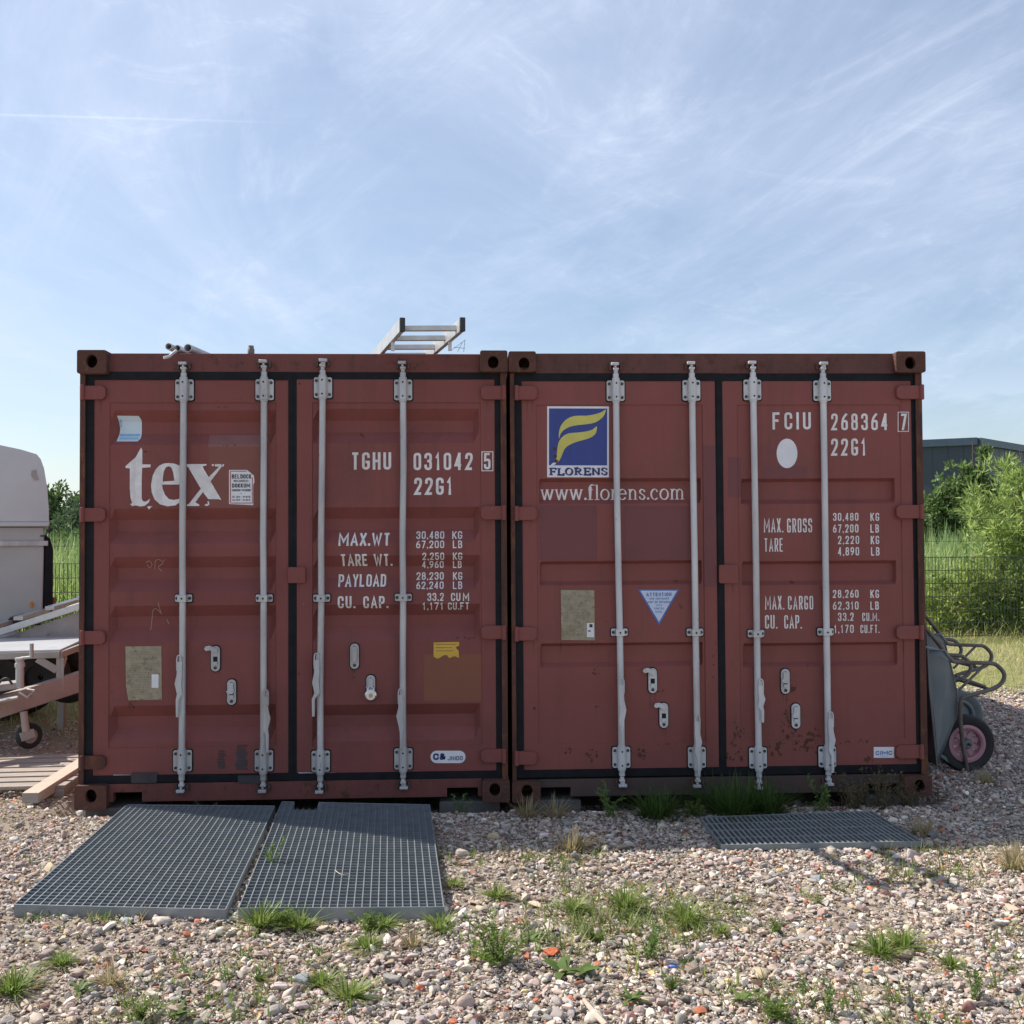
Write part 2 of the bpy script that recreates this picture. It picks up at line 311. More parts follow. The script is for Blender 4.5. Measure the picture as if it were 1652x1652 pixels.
# ------------------------------------------------------------ lettering: stroke alphabets
# vertices in a 0..1 cell; third value 1 = rounded corner
SANS = {
 'T': [[(0, 1), (1, 1)], [(.5, 1), (.5, 0)]],
 'G': [[(1, .80), (1, 1, 1), (0, 1, 1), (0, 0, 1), (1, 0, 1), (1, .43), (.5, .43)]],
 'H': [[(0, 0), (0, 1)], [(1, 0), (1, 1)], [(0, .5), (1, .5)]],
 'U': [[(0, 1), (0, 0, 1), (1, 0, 1), (1, 1)]],
 'J': [[(0, .22), (0, 0, 1), (1, 0, 1), (1, 1)]],
 '0': [[(.5, 1), (0, 1, 1), (0, 0, 1), (1, 0, 1), (1, 1, 1), (.5, 1)]],
 'O': [[(.5, 1), (0, 1, 1), (0, 0, 1), (1, 0, 1), (1, 1, 1), (.5, 1)]],
 '1': [[(.15, .80), (.6, 1), (.6, 0)]],
 '2': [[(0, .76), (0, 1, 1), (1, 1, 1), (1, .62, 1), (0, 0), (1, 0)]],
 '3': [[(0, .8), (0, 1, 1), (1, 1, 1), (1, .53, 1), (.4, .53)], [(.6, .53), (1, .53, 1), (1, 0, 1), (0, 0, 1), (0, .2)]],
 '4': [[(.72, 0), (.72, 1)], [(.72, 1), (0, .25), (1, .25)]],
 '5': [[(1, 1), (.06, 1), (.02, .56), (1, .62, 1), (1, 0, 1), (0, 0, 1), (0, .2)]],
 '6': [[(.85, 1), (.35, .84, 1), (0, .5, 1), (0, 0, 1), (1, 0, 1), (1, .3)], [(1, .3), (1, .58, 1), (.08, .52)]],
 '7': [[(0, 1), (1, 1), (.35, 0)]],
 '8': [[(.5, .53), (.04, .53, 1), (.04, 1, 1), (.96, 1, 1), (.96, .53, 1), (.5, .53)], [(.5, .53), (0, .53, 1), (0, 0, 1), (1, 0, 1), (1, .53, 1), (.5, .53)]],
 '9': [[(.15, 0), (.65, .16, 1), (1, .5, 1), (1, 1, 1), (0, 1, 1), (0, .7)], [(0, .7), (0, .42, 1), (.92, .48)]],
 'M': [[(0, 0), (0, 1), (.5, .3), (1, 1), (1, 0)]],
 'A': [[(0, 0), (.5, 1), (1, 0)], [(.2, .28), (.8, .28)]],
 'X': [[(0, 0), (1, 1)], [(0, 1), (1, 0)]],
 'W': [[(0, 1), (.26, 0), (.5, .8), (.74, 0), (1, 1)]],
 'K': [[(0, 0), (0, 1)], [(1, 1), (.05, .42)], [(.3, .58), (1, 0)]],
 'L': [[(0, 1), (0, 0), (1, 0)]],
 'B': [[(0, 0), (0, 1), (.95, 1, 1), (.95, .53, 1), (0, .53)], [(.5, .53), (1, .53, 1), (1, 0, 1), (0, 0)]],
 'E': [[(1, 1), (0, 1), (0, 0), (1, 0)], [(0, .52), (.85, .52)]],
 'F': [[(1, 1), (0, 1), (0, 0)], [(0, .52), (.8, .52)]],
 'R': [[(0, 0), (0, 1), (1, 1, 1), (1, .46, 1), (0, .46)], [(.5, .46), (1, 0)]],
 'P': [[(0, 0), (0, 1), (1, 1, 1), (1, .44, 1), (0, .44)]],
 'Y': [[(0, 1), (.5, .45), (1, 1)], [(.5, .45), (.5, 0)]],
 'D': [[(0, 0), (0, 1), (1, 1, 1), (1, 0, 1), (0, 0)]],
 'C': [[(1, .74), (1, 1, 1), (0, 1, 1), (0, 0, 1), (1, 0, 1), (1, .26)]],
 'I': [[(.5, 0), (.5, 1)]],
 'S': [[(1, .78), (1, 1, 1), (0, 1, 1), (0, .54, 1), (1, .5, 1), (1, 0, 1), (0, 0, 1), (0, .22)]],
 'V': [[(0, 1), (.5, 0), (1, 1)]],
 'N': [[(0, 0), (0, 1), (1, 0), (1, 1)]],
 '&': [[(1, .0), (.1, .72, 1), (.15, 1, 1), (.75, 1, 1), (.72, .68, 1), (0, .38, 1), (0, 0, 1), (.6, 0, 1), (1, .42)]],
 '-': [[(.1, .5), (.9, .5)]], '/': [[(0, 0), (1, 1)]],
}
NARROW = {'1': .7, 'I': .35, '.': .3, ',': .3, ' ': .6, 'M': 1.55, 'W': 1.5, 'A': 1.15}
def roundpoly(pts, rad):
    o = []; n = len(pts)
    for i, p in enumerate(pts):
        q = Vector(p[:2])
        if len(p) > 2 and 0 < i < n-1:
            a, b = Vector(pts[i-1][:2]), Vector(pts[i+1][:2]); da, db = a-q, b-q
            ra = min(rad, da.length*(.5 if len(pts[i-1]) > 2 else .98)); rb = min(rad, db.length*(.5 if len(pts[i+1]) > 2 else .98))
            s_, e = q+da.normalized()*ra, q+db.normalized()*rb
            for k in range(6):
                t = k/5; o.append(s_*(1-t)**2+q*2*t*(1-t)+e*t*t)
        else: o.append(q)
    r_ = [o[0]]
    for q in o[1:]:
        if (q-r_[-1]).length > 1e-6: r_.append(q)
    return r_
def strip(pts, wfun, closed=False):             # ribbon of quads along a path
    n = len(pts); Ls, Rs = [], []
    for i, p in enumerate(pts):
        if closed: d0, d1 = (p-pts[i-1]).normalized(), (pts[(i+1) % n]-p).normalized()
        else:
            d0 = (p-pts[i-1]).normalized() if i else (pts[1]-p).normalized()
            d1 = (pts[i+1]-p).normalized() if i < n-1 else d0
        d = d0+d1; d = d.normalized() if d.length > 1e-4 else d1
        nn = Vector((-d.y, d.x)); c = max(.5, abs(nn.dot(Vector((-d1.y, d1.x))))); hw = wfun(d)/2/c
        Ls.append(p+nn*hw); Rs.append(p-nn*hw)
    q = []
    for i in range(n if closed else n-1):
        j = (i+1) % n; q.append([tuple(Ls[i]), tuple(Rs[i]), tuple(Rs[j]), tuple(Ls[j])])
    return q
def sans(text, x0, z0, x1, h, sw=.16, gap=.34, italic=0.):
    """text filling x0..x1, base z0, height h; returns list of strokes, each a list of quads"""
    ws = [NARROW.get(c, 1) for c in text]; tot = sum(ws)+gap*(len(text)-1); u = (x1-x0)/tot; x = x0; o = []; t = min(sw*h, u*.34)
    for c, k in zip(text, ws):
        cw = u*k
        if c in '.,':
            s_ = t*.55; cx_ = x+cw/2
            q = [[(cx_-s_, z0), (cx_+s_, z0), (cx_+s_, z0+2*s_), (cx_-s_, z0+2*s_)]]
            if c == ',': q.append([(cx_-s_*.4, z0-h*.12), (cx_+s_*.2, z0-h*.12), (cx_+s_, z0-.0001), (cx_, z0-.0001)])
            o.append(q)
        elif c in SANS:
            for st in SANS[c]:
                pp = [(x+t/2+p[0]*(cw-t), z0+t/2+p[1]*(h-t))+tuple(p[2:]) for p in st]
                pts = roundpoly(pp, (cw-t)*.5)
                if italic: pts = [Vector((p.x+(p.y-z0)*italic, p.y)) for p in pts]
                ends = [pts[0], pts[-1]]
                if (ends[0]-ends[1]).length > 1e-5:   # square ends reach the cell edge
                    pts[0] = pts[0]+(pts[0]-pts[1]).normalized()*t*.5*(1 if abs((pts[0]-pts[1]).normalized().y) > .7 else .3)
                    pts[-1] = pts[-1]+(pts[-1]-pts[-2]).normalized()*t*.5*(1 if abs((pts[-1]-pts[-2]).normalized().y) > .7 else .3)
                    pts = [Vector((p.x, min(max(p.y, z0), z0+h))) for p in pts]
                    o.append(strip(pts, lambda d: t))
                else: o.append(strip(pts[:-1], lambda d: t, True))
        x += u*(k+gap)
    return o
def circ(cx_, cy, rx, ry, a0=0, a1=360, n=16):
    return [(cx_+rx*math.cos(R(a0+(a1-a0)*i/n)), cy+ry*math.sin(R(a0+(a1-a0)*i/n))) for i in range(n+1)]
def ser(x0, x1, y): return ('S', x0, x1, y)
# serif glyphs: unit = x-height 1 (caps: cap height 1); (width, [paths])
SERIF = {
 'w': (1.45, [[(.12, 1), (.42, .02)], [(.42, .02), (.72, 1)], [(.70, 1), (1.0, .02)], [(1.0, .02), (1.3, 1)], ser(0, .3, 1), ser(.55, .88, 1), ser(1.15, 1.45, 1)]),
 '.': (.32, [('D', .16, .11, .12)]),
 'f': (.62, [[(.25, 0), (.25, 1.2)]+circ(.5, 1.2, .25, .22, 180, 40, 8), ser(0, .55, 0), ser(.02, .55, 1)]),
 'l': (.52, [[(.26, 0), (.26, 1.42)], ser(0, .52, 0), ser(.08, .26, 1.42)]),
 'o': (1.0, [circ(.5, .5, .42, .48)]),
 'r': (.72, [[(.22, 0), (.22, 1)], [(.22, .6)]+circ(.48, .66, .24, .28, 150, 50, 6), ('D', .62, .84, .09), ser(0, .46, 0), ser(.04, .22, 1)]),
 'e': (.92, [circ(.46, .5, .38, .48, 0, 325, 18), [(.1, .55), (.84, .55)]]),
 'n': (1.08, [[(.24, 0), (.24, 1)], [(.24, .68)]+circ(.56, .66, .27, .30, 150, 0, 8)+[(.83, 0)], ser(.02, .46, 0), ser(.62, 1.05, 0), ser(.06, .24, 1)]),
 's': (.76, [[(.64, .72), (.60, .88)]+circ(.38, .74, .24, .22, 60, 200, 8)+[(.38, .5)]+circ(.38, .25, .26, .22, 60, -150, 9)+[(.08, .3)]]),
 'c': (.88, [circ(.46, .5, .38, .48, 50, 315, 18), ('D', .70, .80, .08)]),
 'm': (1.62, [[(.24, 0), (.24, 1)], [(.24, .68)]+circ(.52, .66, .26, .30, 150, 0, 8)+[(.78, 0)], [(.78, .68)]+circ(1.08, .66, .27, .30, 150, 0, 8)+[(1.35, 0)], ser(.02, .46, 0), ser(.58, 1.0, 0), ser(1.14, 1.58, 0), ser(.06, .24, 1)]),
 'F': (.78, [[(.2, 0), (.2, 1)], [(.0, .97), (.72, .97), (.74, .74)], [(.2, .5), (.55, .5)], ser(0, .42, 0), [(.56, .36), (.56, .64)]]),
 'L': (.78, [[(.2, 0), (.2, 1)], ser(0, .42, 1), [(0, .03), (.72, .03), (.75, .28)]]),
 'O': (.92, [circ(.46, .5, .36, .47)]),
 'R': (.95, [[(.2, 0), (.2, 1)], [(0, .97), (.45, .97)]+circ(.45, .74, .26, .23, 90, -90, 8)+[(.2, .5)], [(.42, .5), (.76, .0)], ser(0, .4, 0), ser(.68, .95, 0)]),
 'E': (.82, [[(.2, 0), (.2, 1)], [(0, .97), (.72, .97), (.74, .74)], [(.2, .5), (.55, .5)], [(0, .03), (.75, .03), (.78, .28)], [(.56, .36), (.56, .64)]]),
 'N': (.95, [[(.16, 0), (.16, 1)], [(.14, 1), (.78, 0)], [(.80, 0), (.80, 1)], ser(0, .34, 0), ser(.6, .95, 1), ser(0, .2, 1)]),
 'S': (.72, [[(.62, .7), (.60, .86)]+circ(.36, .75, .25, .22, 60, 200, 8)+[(.36, .5)]+circ(.36, .25, .27, .22, 60, -150, 9)+[(.06, .32)]]),
}
def serif(text, x0, z0, x1, h, thick=.2, thin=.07, gap=.10):
    tot = sum(SERIF[c][0] for c in text)+gap*(len(text)-1); u = (x1-x0)/tot; x = x0; o = []
    def wf(d):
        a = abs(math.sin(math.atan2(d.y, d.x)+R(22))); return h*(thin+(thick-thin)*a)
    for c in text:
        wd, paths = SERIF[c]
        for p in paths:
            if p[0] == 'S': o.append([[(x+p[1]*u, z0+p[3]*h-(thin*h if p[3] > .5 else 0)), (x+p[2]*u, z0+p[3]*h-(thin*h if p[3] > .5 else 0)), (x+p[2]*u, z0+p[3]*h+(0 if p[3] > .5 else thin*h)), (x+p[1]*u, z0+p[3]*h+(0 if p[3] > .5 else thin*h))]])
            elif p[0] == 'D':
                e = ell(x+p[1]*u, z0+p[2]*h, p[3]*h, p[3]*h, 10); o.append([e])
            else:
                pts = [Vector((x+a*u, z0+b*h)) for a, b in p]
                cl = (pts[0]-pts[-1]).length < 1e-6
                o.append(strip(pts[:-1] if cl else pts, wf, cl))
        x += u*(wd+gap)
    return o

# ------------------------------------------------------------ containers
CW, CH, CL_ = 2.438, 2.591, 6.058
def homog(src, dst):
    A = []; b = []
    for (x, y), (X, Y) in zip(src, dst):
        A += [[x, y, 1, 0, 0, 0, -X*x, -X*y], [0, 0, 0, x, y, 1, -Y*x, -Y*y]]; b += [X, Y]
    h = np.append(np.linalg.solve(np.array(A, float), np.array(b, float)), 1).reshape(3, 3); return h
class Cont:
    def __init__(s, corners, loc, yaw, tilt, label, pm, fm, post, sill):
        s.root = empty('shipping_container', loc, (0, -tilt, yaw), label=label, cat='shipping container', group='maroon shipping containers side by side')
        s.mw = Matrix.Translation(Vector(loc)) @ Matrix.Rotation(yaw, 4, 'Z') @ Matrix.Rotation(-tilt, 4, 'Y'); s.inv = s.mw.inverted()
        mod = []
        for x, z in ((0, CH), (CW, CH), (CW, 0), (0, 0)):
            p = np.array(s.mw @ Vector((x, 0, z)))-CAM; D = p@fw; mod.append((826+FPX*(p@rt2)/D, 826-FPX*(p@up2)/D))
        s.H = homog(corners, mod); s.pm, s.fm, s.post, s.sill = pm, fm, post, sill
        s.doors = []; s.kx = set(); s.kz = set(); s.grooves = []
    def at(s, px, py, y=.055):
        q = s.H@np.array([px, py, 1.]); q /= q[2]; d = s.inv.to_3x3() @ Vector(ray(q[0], q[1])); o = s.inv @ Vector(CAM)
        t = (y-o.y)/d.y; p = o+d*t; return p.x, p.z
    def surf(s, x, z):
        for (x0, z0, x1, z1, gr) in s.doors:
            if x0 <= x <= x1 and z0 <= z <= z1:
                e = .003; k = min(1, (x-x0)/e, (x1-x)/e, (z-z0)/e, (z1-z)/e); d = .055+.005*k
                for g in gr:
                    gx0, gx1, zt, zt2, zb2, zb, sl, dep = g
                    if zb < z < zt:
                        kz = (zt-z)/(zt-zt2) if z > zt2 else ((z-zb)/(zb2-zb) if z < zb2 else 1)
                        kx = max(0, min(1, (x-gx0)/sl, (gx1-x)/sl)); d += dep*min(kz, kx) if sl < .02 else dep*kz*kx
                return d
        return .055
    def decal(s, name, door, layers, label=None):
        """layers: (list of strokes (list of polygons in container x,z), material, lift)"""
        bm = bmesh.new(); mats = []
        for strokes, mt, lift in layers:
            mt = M[mt]
            if mt not in mats: mats.append(mt)
            mi = mats.index(mt)
            for k, st in enumerate(strokes):
                lf = lift+.00009*(k % 7)
                for poly in st:
                    if len(poly) > 4:
                        tris = tessellate_polygon([[Vector((a, b, 0)) for a, b in poly]]); ps = [[poly[i] for i in t] for t in tris]
                    else: ps = [poly]
                    for p in ps:
                        ar = sum(p[i][0]*p[(i+1) % len(p)][1]-p[(i+1) % len(p)][0]*p[i][1] for i in range(len(p)))
                        if abs(ar) < 1e-9: continue
                        if ar < 0: p = p[::-1]
                        try: f = bm.faces.new([bm.verts.new((a, -lf, b)) for a, b in p]); f.material_index = mi
                        except ValueError: pass
        xs = [v.co.x for v in bm.verts]; zs = [v.co.z for v in bm.verts]
        for k in sorted(s.kz):
            if min(zs) < k < max(zs): bmesh.ops.bisect_plane(bm, geom=bm.verts[:]+bm.edges[:]+bm.faces[:], plane_co=(0, 0, k), plane_no=(0, 0, 1))
        for k in sorted(s.kx):
            if min(xs) < k < max(xs): bmesh.ops.bisect_plane(bm, geom=bm.verts[:]+bm.edges[:]+bm.faces[:], plane_co=(k, 0, 0), plane_no=(1, 0, 0))
        for v in bm.verts: v.co.y += s.surf(v.co.x, v.co.z)
        me = bpy.data.meshes.new(name); bm.to_mesh(me); bm.free()
        for m_ in mats: me.materials.append(m_)
        o = bpy.data.objects.new(name, me); C.objects.link(o); o.parent = door
        if label: o['label'] = label
        return o
    def q(s, pts, y=.06): return [s.at(a, b, y) for a, b in pts]
    def rect(s, x0, y0, x1, y1): return [s.q([(x0, y1), (x1, y1), (x1, y0), (x0, y0)])]
    def txt(s, t, x0, ytop, x1, ybot, sw=.165, gap=.36, fn=sans, **k):
        a = s.at(x0, ybot, .06); b = s.at(x1, ytop, .06); 
        return fn(t, a[0], a[1], b[0], b[1]-a[1], sw, gap, **k) if fn is sans else fn(t, a[0], a[1], b[0], b[1]-a[1], **k)

def build_container(c, g, kind):
    """g: measured pixels of this container's front"""
    rt_ = c.root; pm, fm = c.pm, c.fm
    # ---- castings
    for (x0, y0, x1, y1, hx, hy, top) in g['cast']:
        a = c.at(x0, y1, 0); b = c.at(x1, y0, 0); h = c.at(hx, hy, 0)
        lp = rrect(a[0], a[1], b[0], b[1], .012); hole = ell(h[0], h[1], .0315, .038, 18)
        big = rrect(a[0]+.03, a[1]+.028, b[0]-.03, b[1]-.028, .01)
        m_ = MB().prism(lp, 0, .03, [hole]).prism(lp, .0301, .16, [big]).box(a[0]+.004, .161, a[1]+.004, b[0]-.004, .17, b[1]-.004)
        m_.build('corner_casting', 'cast', rt_, True)
        for zz_ in ((a[1]+.03) if not top else (b[1]-.03),): pass
    # back castings
    for x0 in (0, CW-.178):
        for z0 in (0, CH-.118): MB().box(x0, CL_-.162, z0, x0+.178, CL_, z0+.118).build('corner_casting', 'cast', rt_, bevel=.008)
    zb, zt = .118, CH-.118
    for x0, x1, px in ((.004, g['post'][0], 1), (g['post'][1], CW-.004, 1)):
        m_ = MB().box(x0, .036, zb, x1, .0502, zt)
        m_.build('corner_post', c.post, rt_, bevel=.003)
        MB().box(x0 if x0 < 1 else x1-.012, .051, zb, (x0+.012) if x0 < 1 else x1, .16, zt).build('post_return', c.post, rt_)
    for x0 in (.004, CW-.084): MB().box(x0, CL_-.1, zb, x0+.08, CL_-.005, zt).build('rear_post', c.post, rt_)
    # ---- header and sill
    hz0 = g['hz'][0]; hz1 = g['hz'][1]; a0, a1 = g['hx']
    MB().box(a0, .050, hz0, a1, .17, hz1).build('door_header', fm, rt_, bevel=.004)
    # sill with fork pockets
    sz0, sz1 = g['sz']; loop = [(a0, sz0), (g['pk'][0][0], sz0), (g['pk'][0][0], g['pk'][0][2]), (g['pk'][0][1], g['pk'][0][2]), (g['pk'][0][1], sz0),
                                 (g['pk'][1][0], sz0), (g['pk'][1][0], g['pk'][1][2]), (g['pk'][1][1], g['pk'][1][2]), (g['pk'][1][1], sz0), (a1, sz0), (a1, sz1), (a0, sz1)]
    MB().prism(loop, .050, .10).build('door_sill', c.sill, rt_, bevel=.002)
    # ---- body shell: corrugated sides, roof, rear, floor
    def corr(n, u0, u1, place, nm, mt):
        vs, fs = [], []; k = 0; pts = []
        p = (u1-u0)/n
        for i in range(n):
            b = u0+i*p; pts += [(b, 0), (b+.28*p, 0), (b+.5*p, 1), (b+.78*p, 1)]
        pts.append((u1, 0))
        for u, d in pts: vs += place(u, d)
        for i in range(len(pts)-1): fs.append((2*i, 2*i+2, 2*i+3, 2*i+1))
        mb_ = MB(); mb_.add(vs, fs); o = mb_.build(nm, mt, rt_)
        sm = o.modifiers.new('solid', 'SOLIDIFY'); sm.thickness = .002
    corr(22, .16, CL_-.1, lambda u, d: [(.012+.036*d, u, .1), (.012+.036*d, u, CH-.07)], 'side_wall', pm)
    corr(22, .16, CL_-.1, lambda u, d: [(CW-.012-.036*d, u, .1), (CW-.012-.036*d, u, CH-.07)], 'side_wall', pm)
    corr(26, .13, CL_-.05, lambda u, d: [(.05, u, CH-.012-.02*d), (CW-.05, u, CH-.012-.02*d)], 'roof', fm)
    for x0 in (.005, CW-.065):
        MB().box(x0, .17, CH-.075, x0+.06, CL_-.17, CH-.005).box(x0, .17, .0, x0+.06, CL_-.17, .155).build('side_rail', fm, rt_)
    MB().box(.07, CL_-.05, .1, CW-.07, CL_-.01, CH-.02).build('end_wall', pm, rt_)
    MB().box(.07, .13, .12, CW-.07, CL_-.06, .155).build('floor', 'dark', rt_)
    # ---- doors
    doors = []
    for dd in g['doors']:
        x0, y0, x1, y1, ix0, iy0, ix1, iy1, gx0, gx1, grs = dd
        a = c.at(x0, y1); b = c.at(x1, y0); pa = c.at(ix0, iy1); pb = c.at(ix1, iy0); gl = []
        gxa = c.at(gx0, 900)[0]; gxb = c.at(gx1, 900)[0]; xm = (gx0+gx1)/2
        for gy in grs:
            zs = [c.at(xm, q)[1] for q in gy]
            gl.append((gxa, gxb, zs[0], zs[1], zs[2], zs[3], .034 if kind == 'wave' else .008, .047 if kind == 'wave' else .030))
        c.doors.append((pa[0], pa[1], pb[0], pb[1], gl))
        e = .003; xs = {pa[0], pa[0]+e, pb[0]-e, pb[0]}; zs = {pa[1], pa[1]+e, pb[1]-e, pb[1]}
        for q_ in gl:
            xs |= {q_[0], q_[0]+q_[6], q_[1]-q_[6], q_[1]}; zs |= set(q_[2:6])
        c.kx |= xs; c.kz |= zs; xs = sorted(xs); zs = sorted(zs)
        mb_ = MB(); n = len(zs)
        vs = [(x, c.surf(x, z), z) for x in xs for z in zs]
        fs = [(i*n+j, (i+1)*n+j, (i+1)*n+j+1, i*n+j+1) for i in range(len(xs)-1) for j in range(n-1)]
        mb_.add(vs, fs)
        fr = MB().prism([(a[0], a[1]), (b[0], a[1]), (b[0], b[1]), (a[0], b[1])], .055, .10, [[(pa[0], pa[1]), (pb[0], pa[1]), (pb[0], pb[1]), (pa[0], pb[1])]])
        mb_.add(fr.v, fr.f); mb_.box(pa[0], .112, pa[1], pb[0], .116, pb[1])
        doors.append(mb_.build('door', pm, rt_))
        g.setdefault('drect', []).append((a[0], a[1], b[0], b[1]))
    c.dobj = doors
    # ---- gaskets: a rubber frame round each door
    for i, (ax, az, bx, bz) in enumerate(g['drect']):
        L0, T0, R0, B0 = g['gask'][i]
        ol = c.at(L0, 900)[0]; orr = c.at(R0, 900)[0]; ot = c.at((L0+R0)/2, T0)[1]; ob = c.at((L0+R0)/2, B0)[1]
        MB().prism(rrect(ol, ob, orr, ot, .012), .0505+.003*i, .09, [rrect(ax+.0005, az+.0005, bx-.0005, bz-.0005, .006)]).build('gasket', 'gasket', doors[i], True)
    MB().box(g['post'][0]+.001, .118, .15, g['post'][1]-.001, .124, CH-.1).build('door_backing', 'dark', rt_)
    # ---- hinges
    for di, (px0, px1, ys) in enumerate(g['hinge']):
        for y in ys:
            a = c.at(px0, y+11, .03); b = c.at(px1, y-11, .03)
            if di == 0: lp = [(a[0], a[1]), (b[0]-.02, a[1]), (b[0], a[1]+.016), (b[0], b[1]-.016), (b[0]-.02, b[1]), (a[0], b[1])]
            else: lp = [(a[0]+.02, a[1]), (b[0], a[1]), (b[0], b[1]), (a[0]+.02, b[1]), (a[0], b[1]-.016), (a[0], a[1]+.016)]
            m_ = MB().prism(lp, .030, .054)
            xp = c.at(g['pin'][di], y, .03)[0]; m_.cyl((xp, .028, a[1]-.004), (xp, .028, b[1]+.004), .013)
            m_.build('hinge', c.post if (kind == 'wave' and di == 0 and y > 1200) else pm, doors[di], bevel=.003)
    # centre tab
    tx0, ty0, tx1, ty1 = g['tab']; a = c.at(tx0, ty1, .04); b = c.at(tx1, ty0, .04)
    MB().prism(rrect(a[0], a[1], b[0], b[1], .01), .034, .0505).build('overlap_plate', pm, doors[1], bevel=.002)
    # ---- locking bars
    for bi, bb in enumerate(g['bars']):
        (tx, ty), (bx_, by), (bt, bmid, bbot), hand, di = bb['top'], bb['bot'], bb['br'], bb['h'], bb['door']
        YB = .030; a = c.at(tx, ty, YB); b = c.at(bx_, by, YB); gm = M[bb.get('m', 'galv')]
        A = Vector((a[0], YB, a[1])); B = Vector((b[0], YB, b[1]))
        def on(pyx):  # point on the bar at image row
            t = (pyx-ty)/(by-ty); return A.lerp(B, t)
        q0, q1, q2 = on(bt+10), on(bmid), on(bbot-8); jx = [random.uniform(-.004, .004) for _ in range(3)]
        bar = MB().tube([q0, q0.lerp(q1, .35)+Vector((jx[0], 0, 0)), q0.lerp(q1, .7)+Vector((jx[1], 0, 0)), q1, q1.lerp(q2, .5)+Vector((jx[2], 0, 0)), q2], .0185, 20).build('locking_bar', gm, rt_, True)
        # forged cam ends
        for (s_, p0, sg) in ((1, on(ty), 1), (-1, on(by), -1)):
            d = Vector((0, 0, sg)); base = on(bt-14) if sg > 0 else on(bbot+16)
            Lh = abs((p0-base).z); m_ = MB()
            m_.tube([base-d*.02, base, base+d*.006, base+d*Lh*.42, base+d*Lh*.46], [.021, .021, .0165, .0175, .010], 14)
            m_.tube([base+d*Lh*.44, base+d*Lh*.62], [.011, .014], 10)
            sx_ = random.choice((-1, 1))
            z0_ = base+d*Lh*.60; s_z = d.z*Lh; cxx, czz = z0_.x, z0_.z
            def pc(x0_, x1_, t0, t1, ya, yb): m_.box(cxx+x0_, ya, min(czz+s_z*t0, czz+s_z*t1), cxx+x1_, yb, max(czz+s_z*t0, czz+s_z*t1))
            pc(-.016, .016, .0, .12, .014, .046); pc(-.009, .010+.006*sx_, .121, .25, .018, .042); pc(-.020-.008*max(0, -sx_), .017+.010*max(0, sx_), .251, .40, .012, .046)
            m_.build('cam', gm, bar, True, bevel=.003)
            kz_ = czz+s_z*.18
            for k0 in (.026, -.038): MB().box(cxx+k0, .030, kz_-.018, cxx+k0+.012, .0495, kz_+.018).build('cam_keeper', 'bolt' if kind == 'wave' else c.fm, bar, bevel=.002)
        # bearing brackets
        for yy, hh in ((bt, .060), (bbot, .060)):
            p = on(yy); m_ = MB()
            bl = MB().prism(rrect(p.x-.058, p.z-.066, p.x+.058, p.z+.066, .014), .0520, .0545); bl.build('bracket_pad', 'gasket', bar)
            m_.use(gm).prism(rrect(p.x-.052, p.z-hh, p.x+.052, p.z+hh, .012), .044, .0518)
            m_.tube([p+Vector((0, 0, -hh*1.02)), p+Vector((0, 0, hh*1.02))], .0250, 16)
            m_.tube([p+Vector((0, 0, -hh*1.02-.010)), p+Vector((0, 0, -hh*1.02))], .0225, 16)
            m_.tube([p+Vector((0, 0, hh*1.02)), p+Vector((0, 0, hh*1.02+.010))], .0225, 16)
            m_.use('bolt')
            for sx_ in (-1, 1):
                for sz_ in (-1, 1): m_.cyl((p.x+sx_*.038, .0375, p.z+sz_*.040), (p.x+sx_*.038, .0442, p.z+sz_*.040), .0085, 8)
            for sz_ in (-1, 1): m_.use('dark').cyl((p.x, .0035, p.z+sz_*.040), (p.x, .008, p.z+sz_*.040), .0055, 8)
            m_.build('bearing_bracket', None, bar, True, bevel=.0012)
        p = on(bmid); MB().prism(rrect(p.x-.053, p.z-.026, p.x+.053, p.z+.026, .010), .0537, .0548).build('bracket_pad', 'gasket', bar); m_ = MB().use(gm)
        m_.prism(rrect(p.x-.048, p.z-.021, p.x+.048, p.z+.021, .008), .046, .0535); m_.box(p.x-.024, .006, p.z-.019, p.x+.024, .045, p.z+.019)
        m_.use('bolt'); [m_.cyl((p.x+sx_*.036, .040, p.z), (p.x+sx_*.036, .0462, p.z), .009, 8) for sx_ in (-1, 1)]
        m_.use('dark').cyl((p.x, .0035, p.z), (p.x, .0075, p.z), .0055, 8)
        m_.build('guide_bracket', None, bar, True, bevel=.0015)
        # handle: U-shaped hub clip, flat blade, hanging end
        hx0, hy0, hx1, hy1, side = hand
        a = c.at(hx0, hy0, .0); b = c.at(hx1, hy1, .0); q = on(hy0+10); m_ = MB()
        hz = a[1]; hw = .012; bl = a[1]-b[1]
        m_.box(min(q.x, a[0])-.004, .000, hz-.075, max(q.x, a[0])+.010, .009, hz-.004)            # lug plate
        ux = a[0]
        m_.tube(smoothpath([(ux+.010*side*-1, -.006, hz-.070), (ux+.010*side*-1, -.006, hz-.01), (ux, -.006, hz+.006), (ux+.012*side, -.006, hz-.01), (ux+.012*side, -.006, hz-.080)], 4), .0042, 8)
        pts = [(a[0]+.004*-side, hz-.03), (a[0]-.002*side, hz-bl*.30), (a[0]+.006*side, hz-bl*.45), (a[0]-.004*side, hz-bl*.62), (b[0], hz-bl*.72), (b[0], b[1])]
        ws = [.026, .030, .037, .030, .017, .014]
        lp = [(x-w_/2, z) for (x, z), w_ in zip(pts, ws)]+[(x+w_/2, z) for (x, z), w_ in reversed(list(zip(pts, ws)))]
        m_.prism(lp, -.010, -.002)
        m_.tube([(b[0], -.006, hz-bl*.70), (b[0], -.006, b[1])], .0068, 8)
        m_.build('handle', gm, bar, True, bevel=.001)
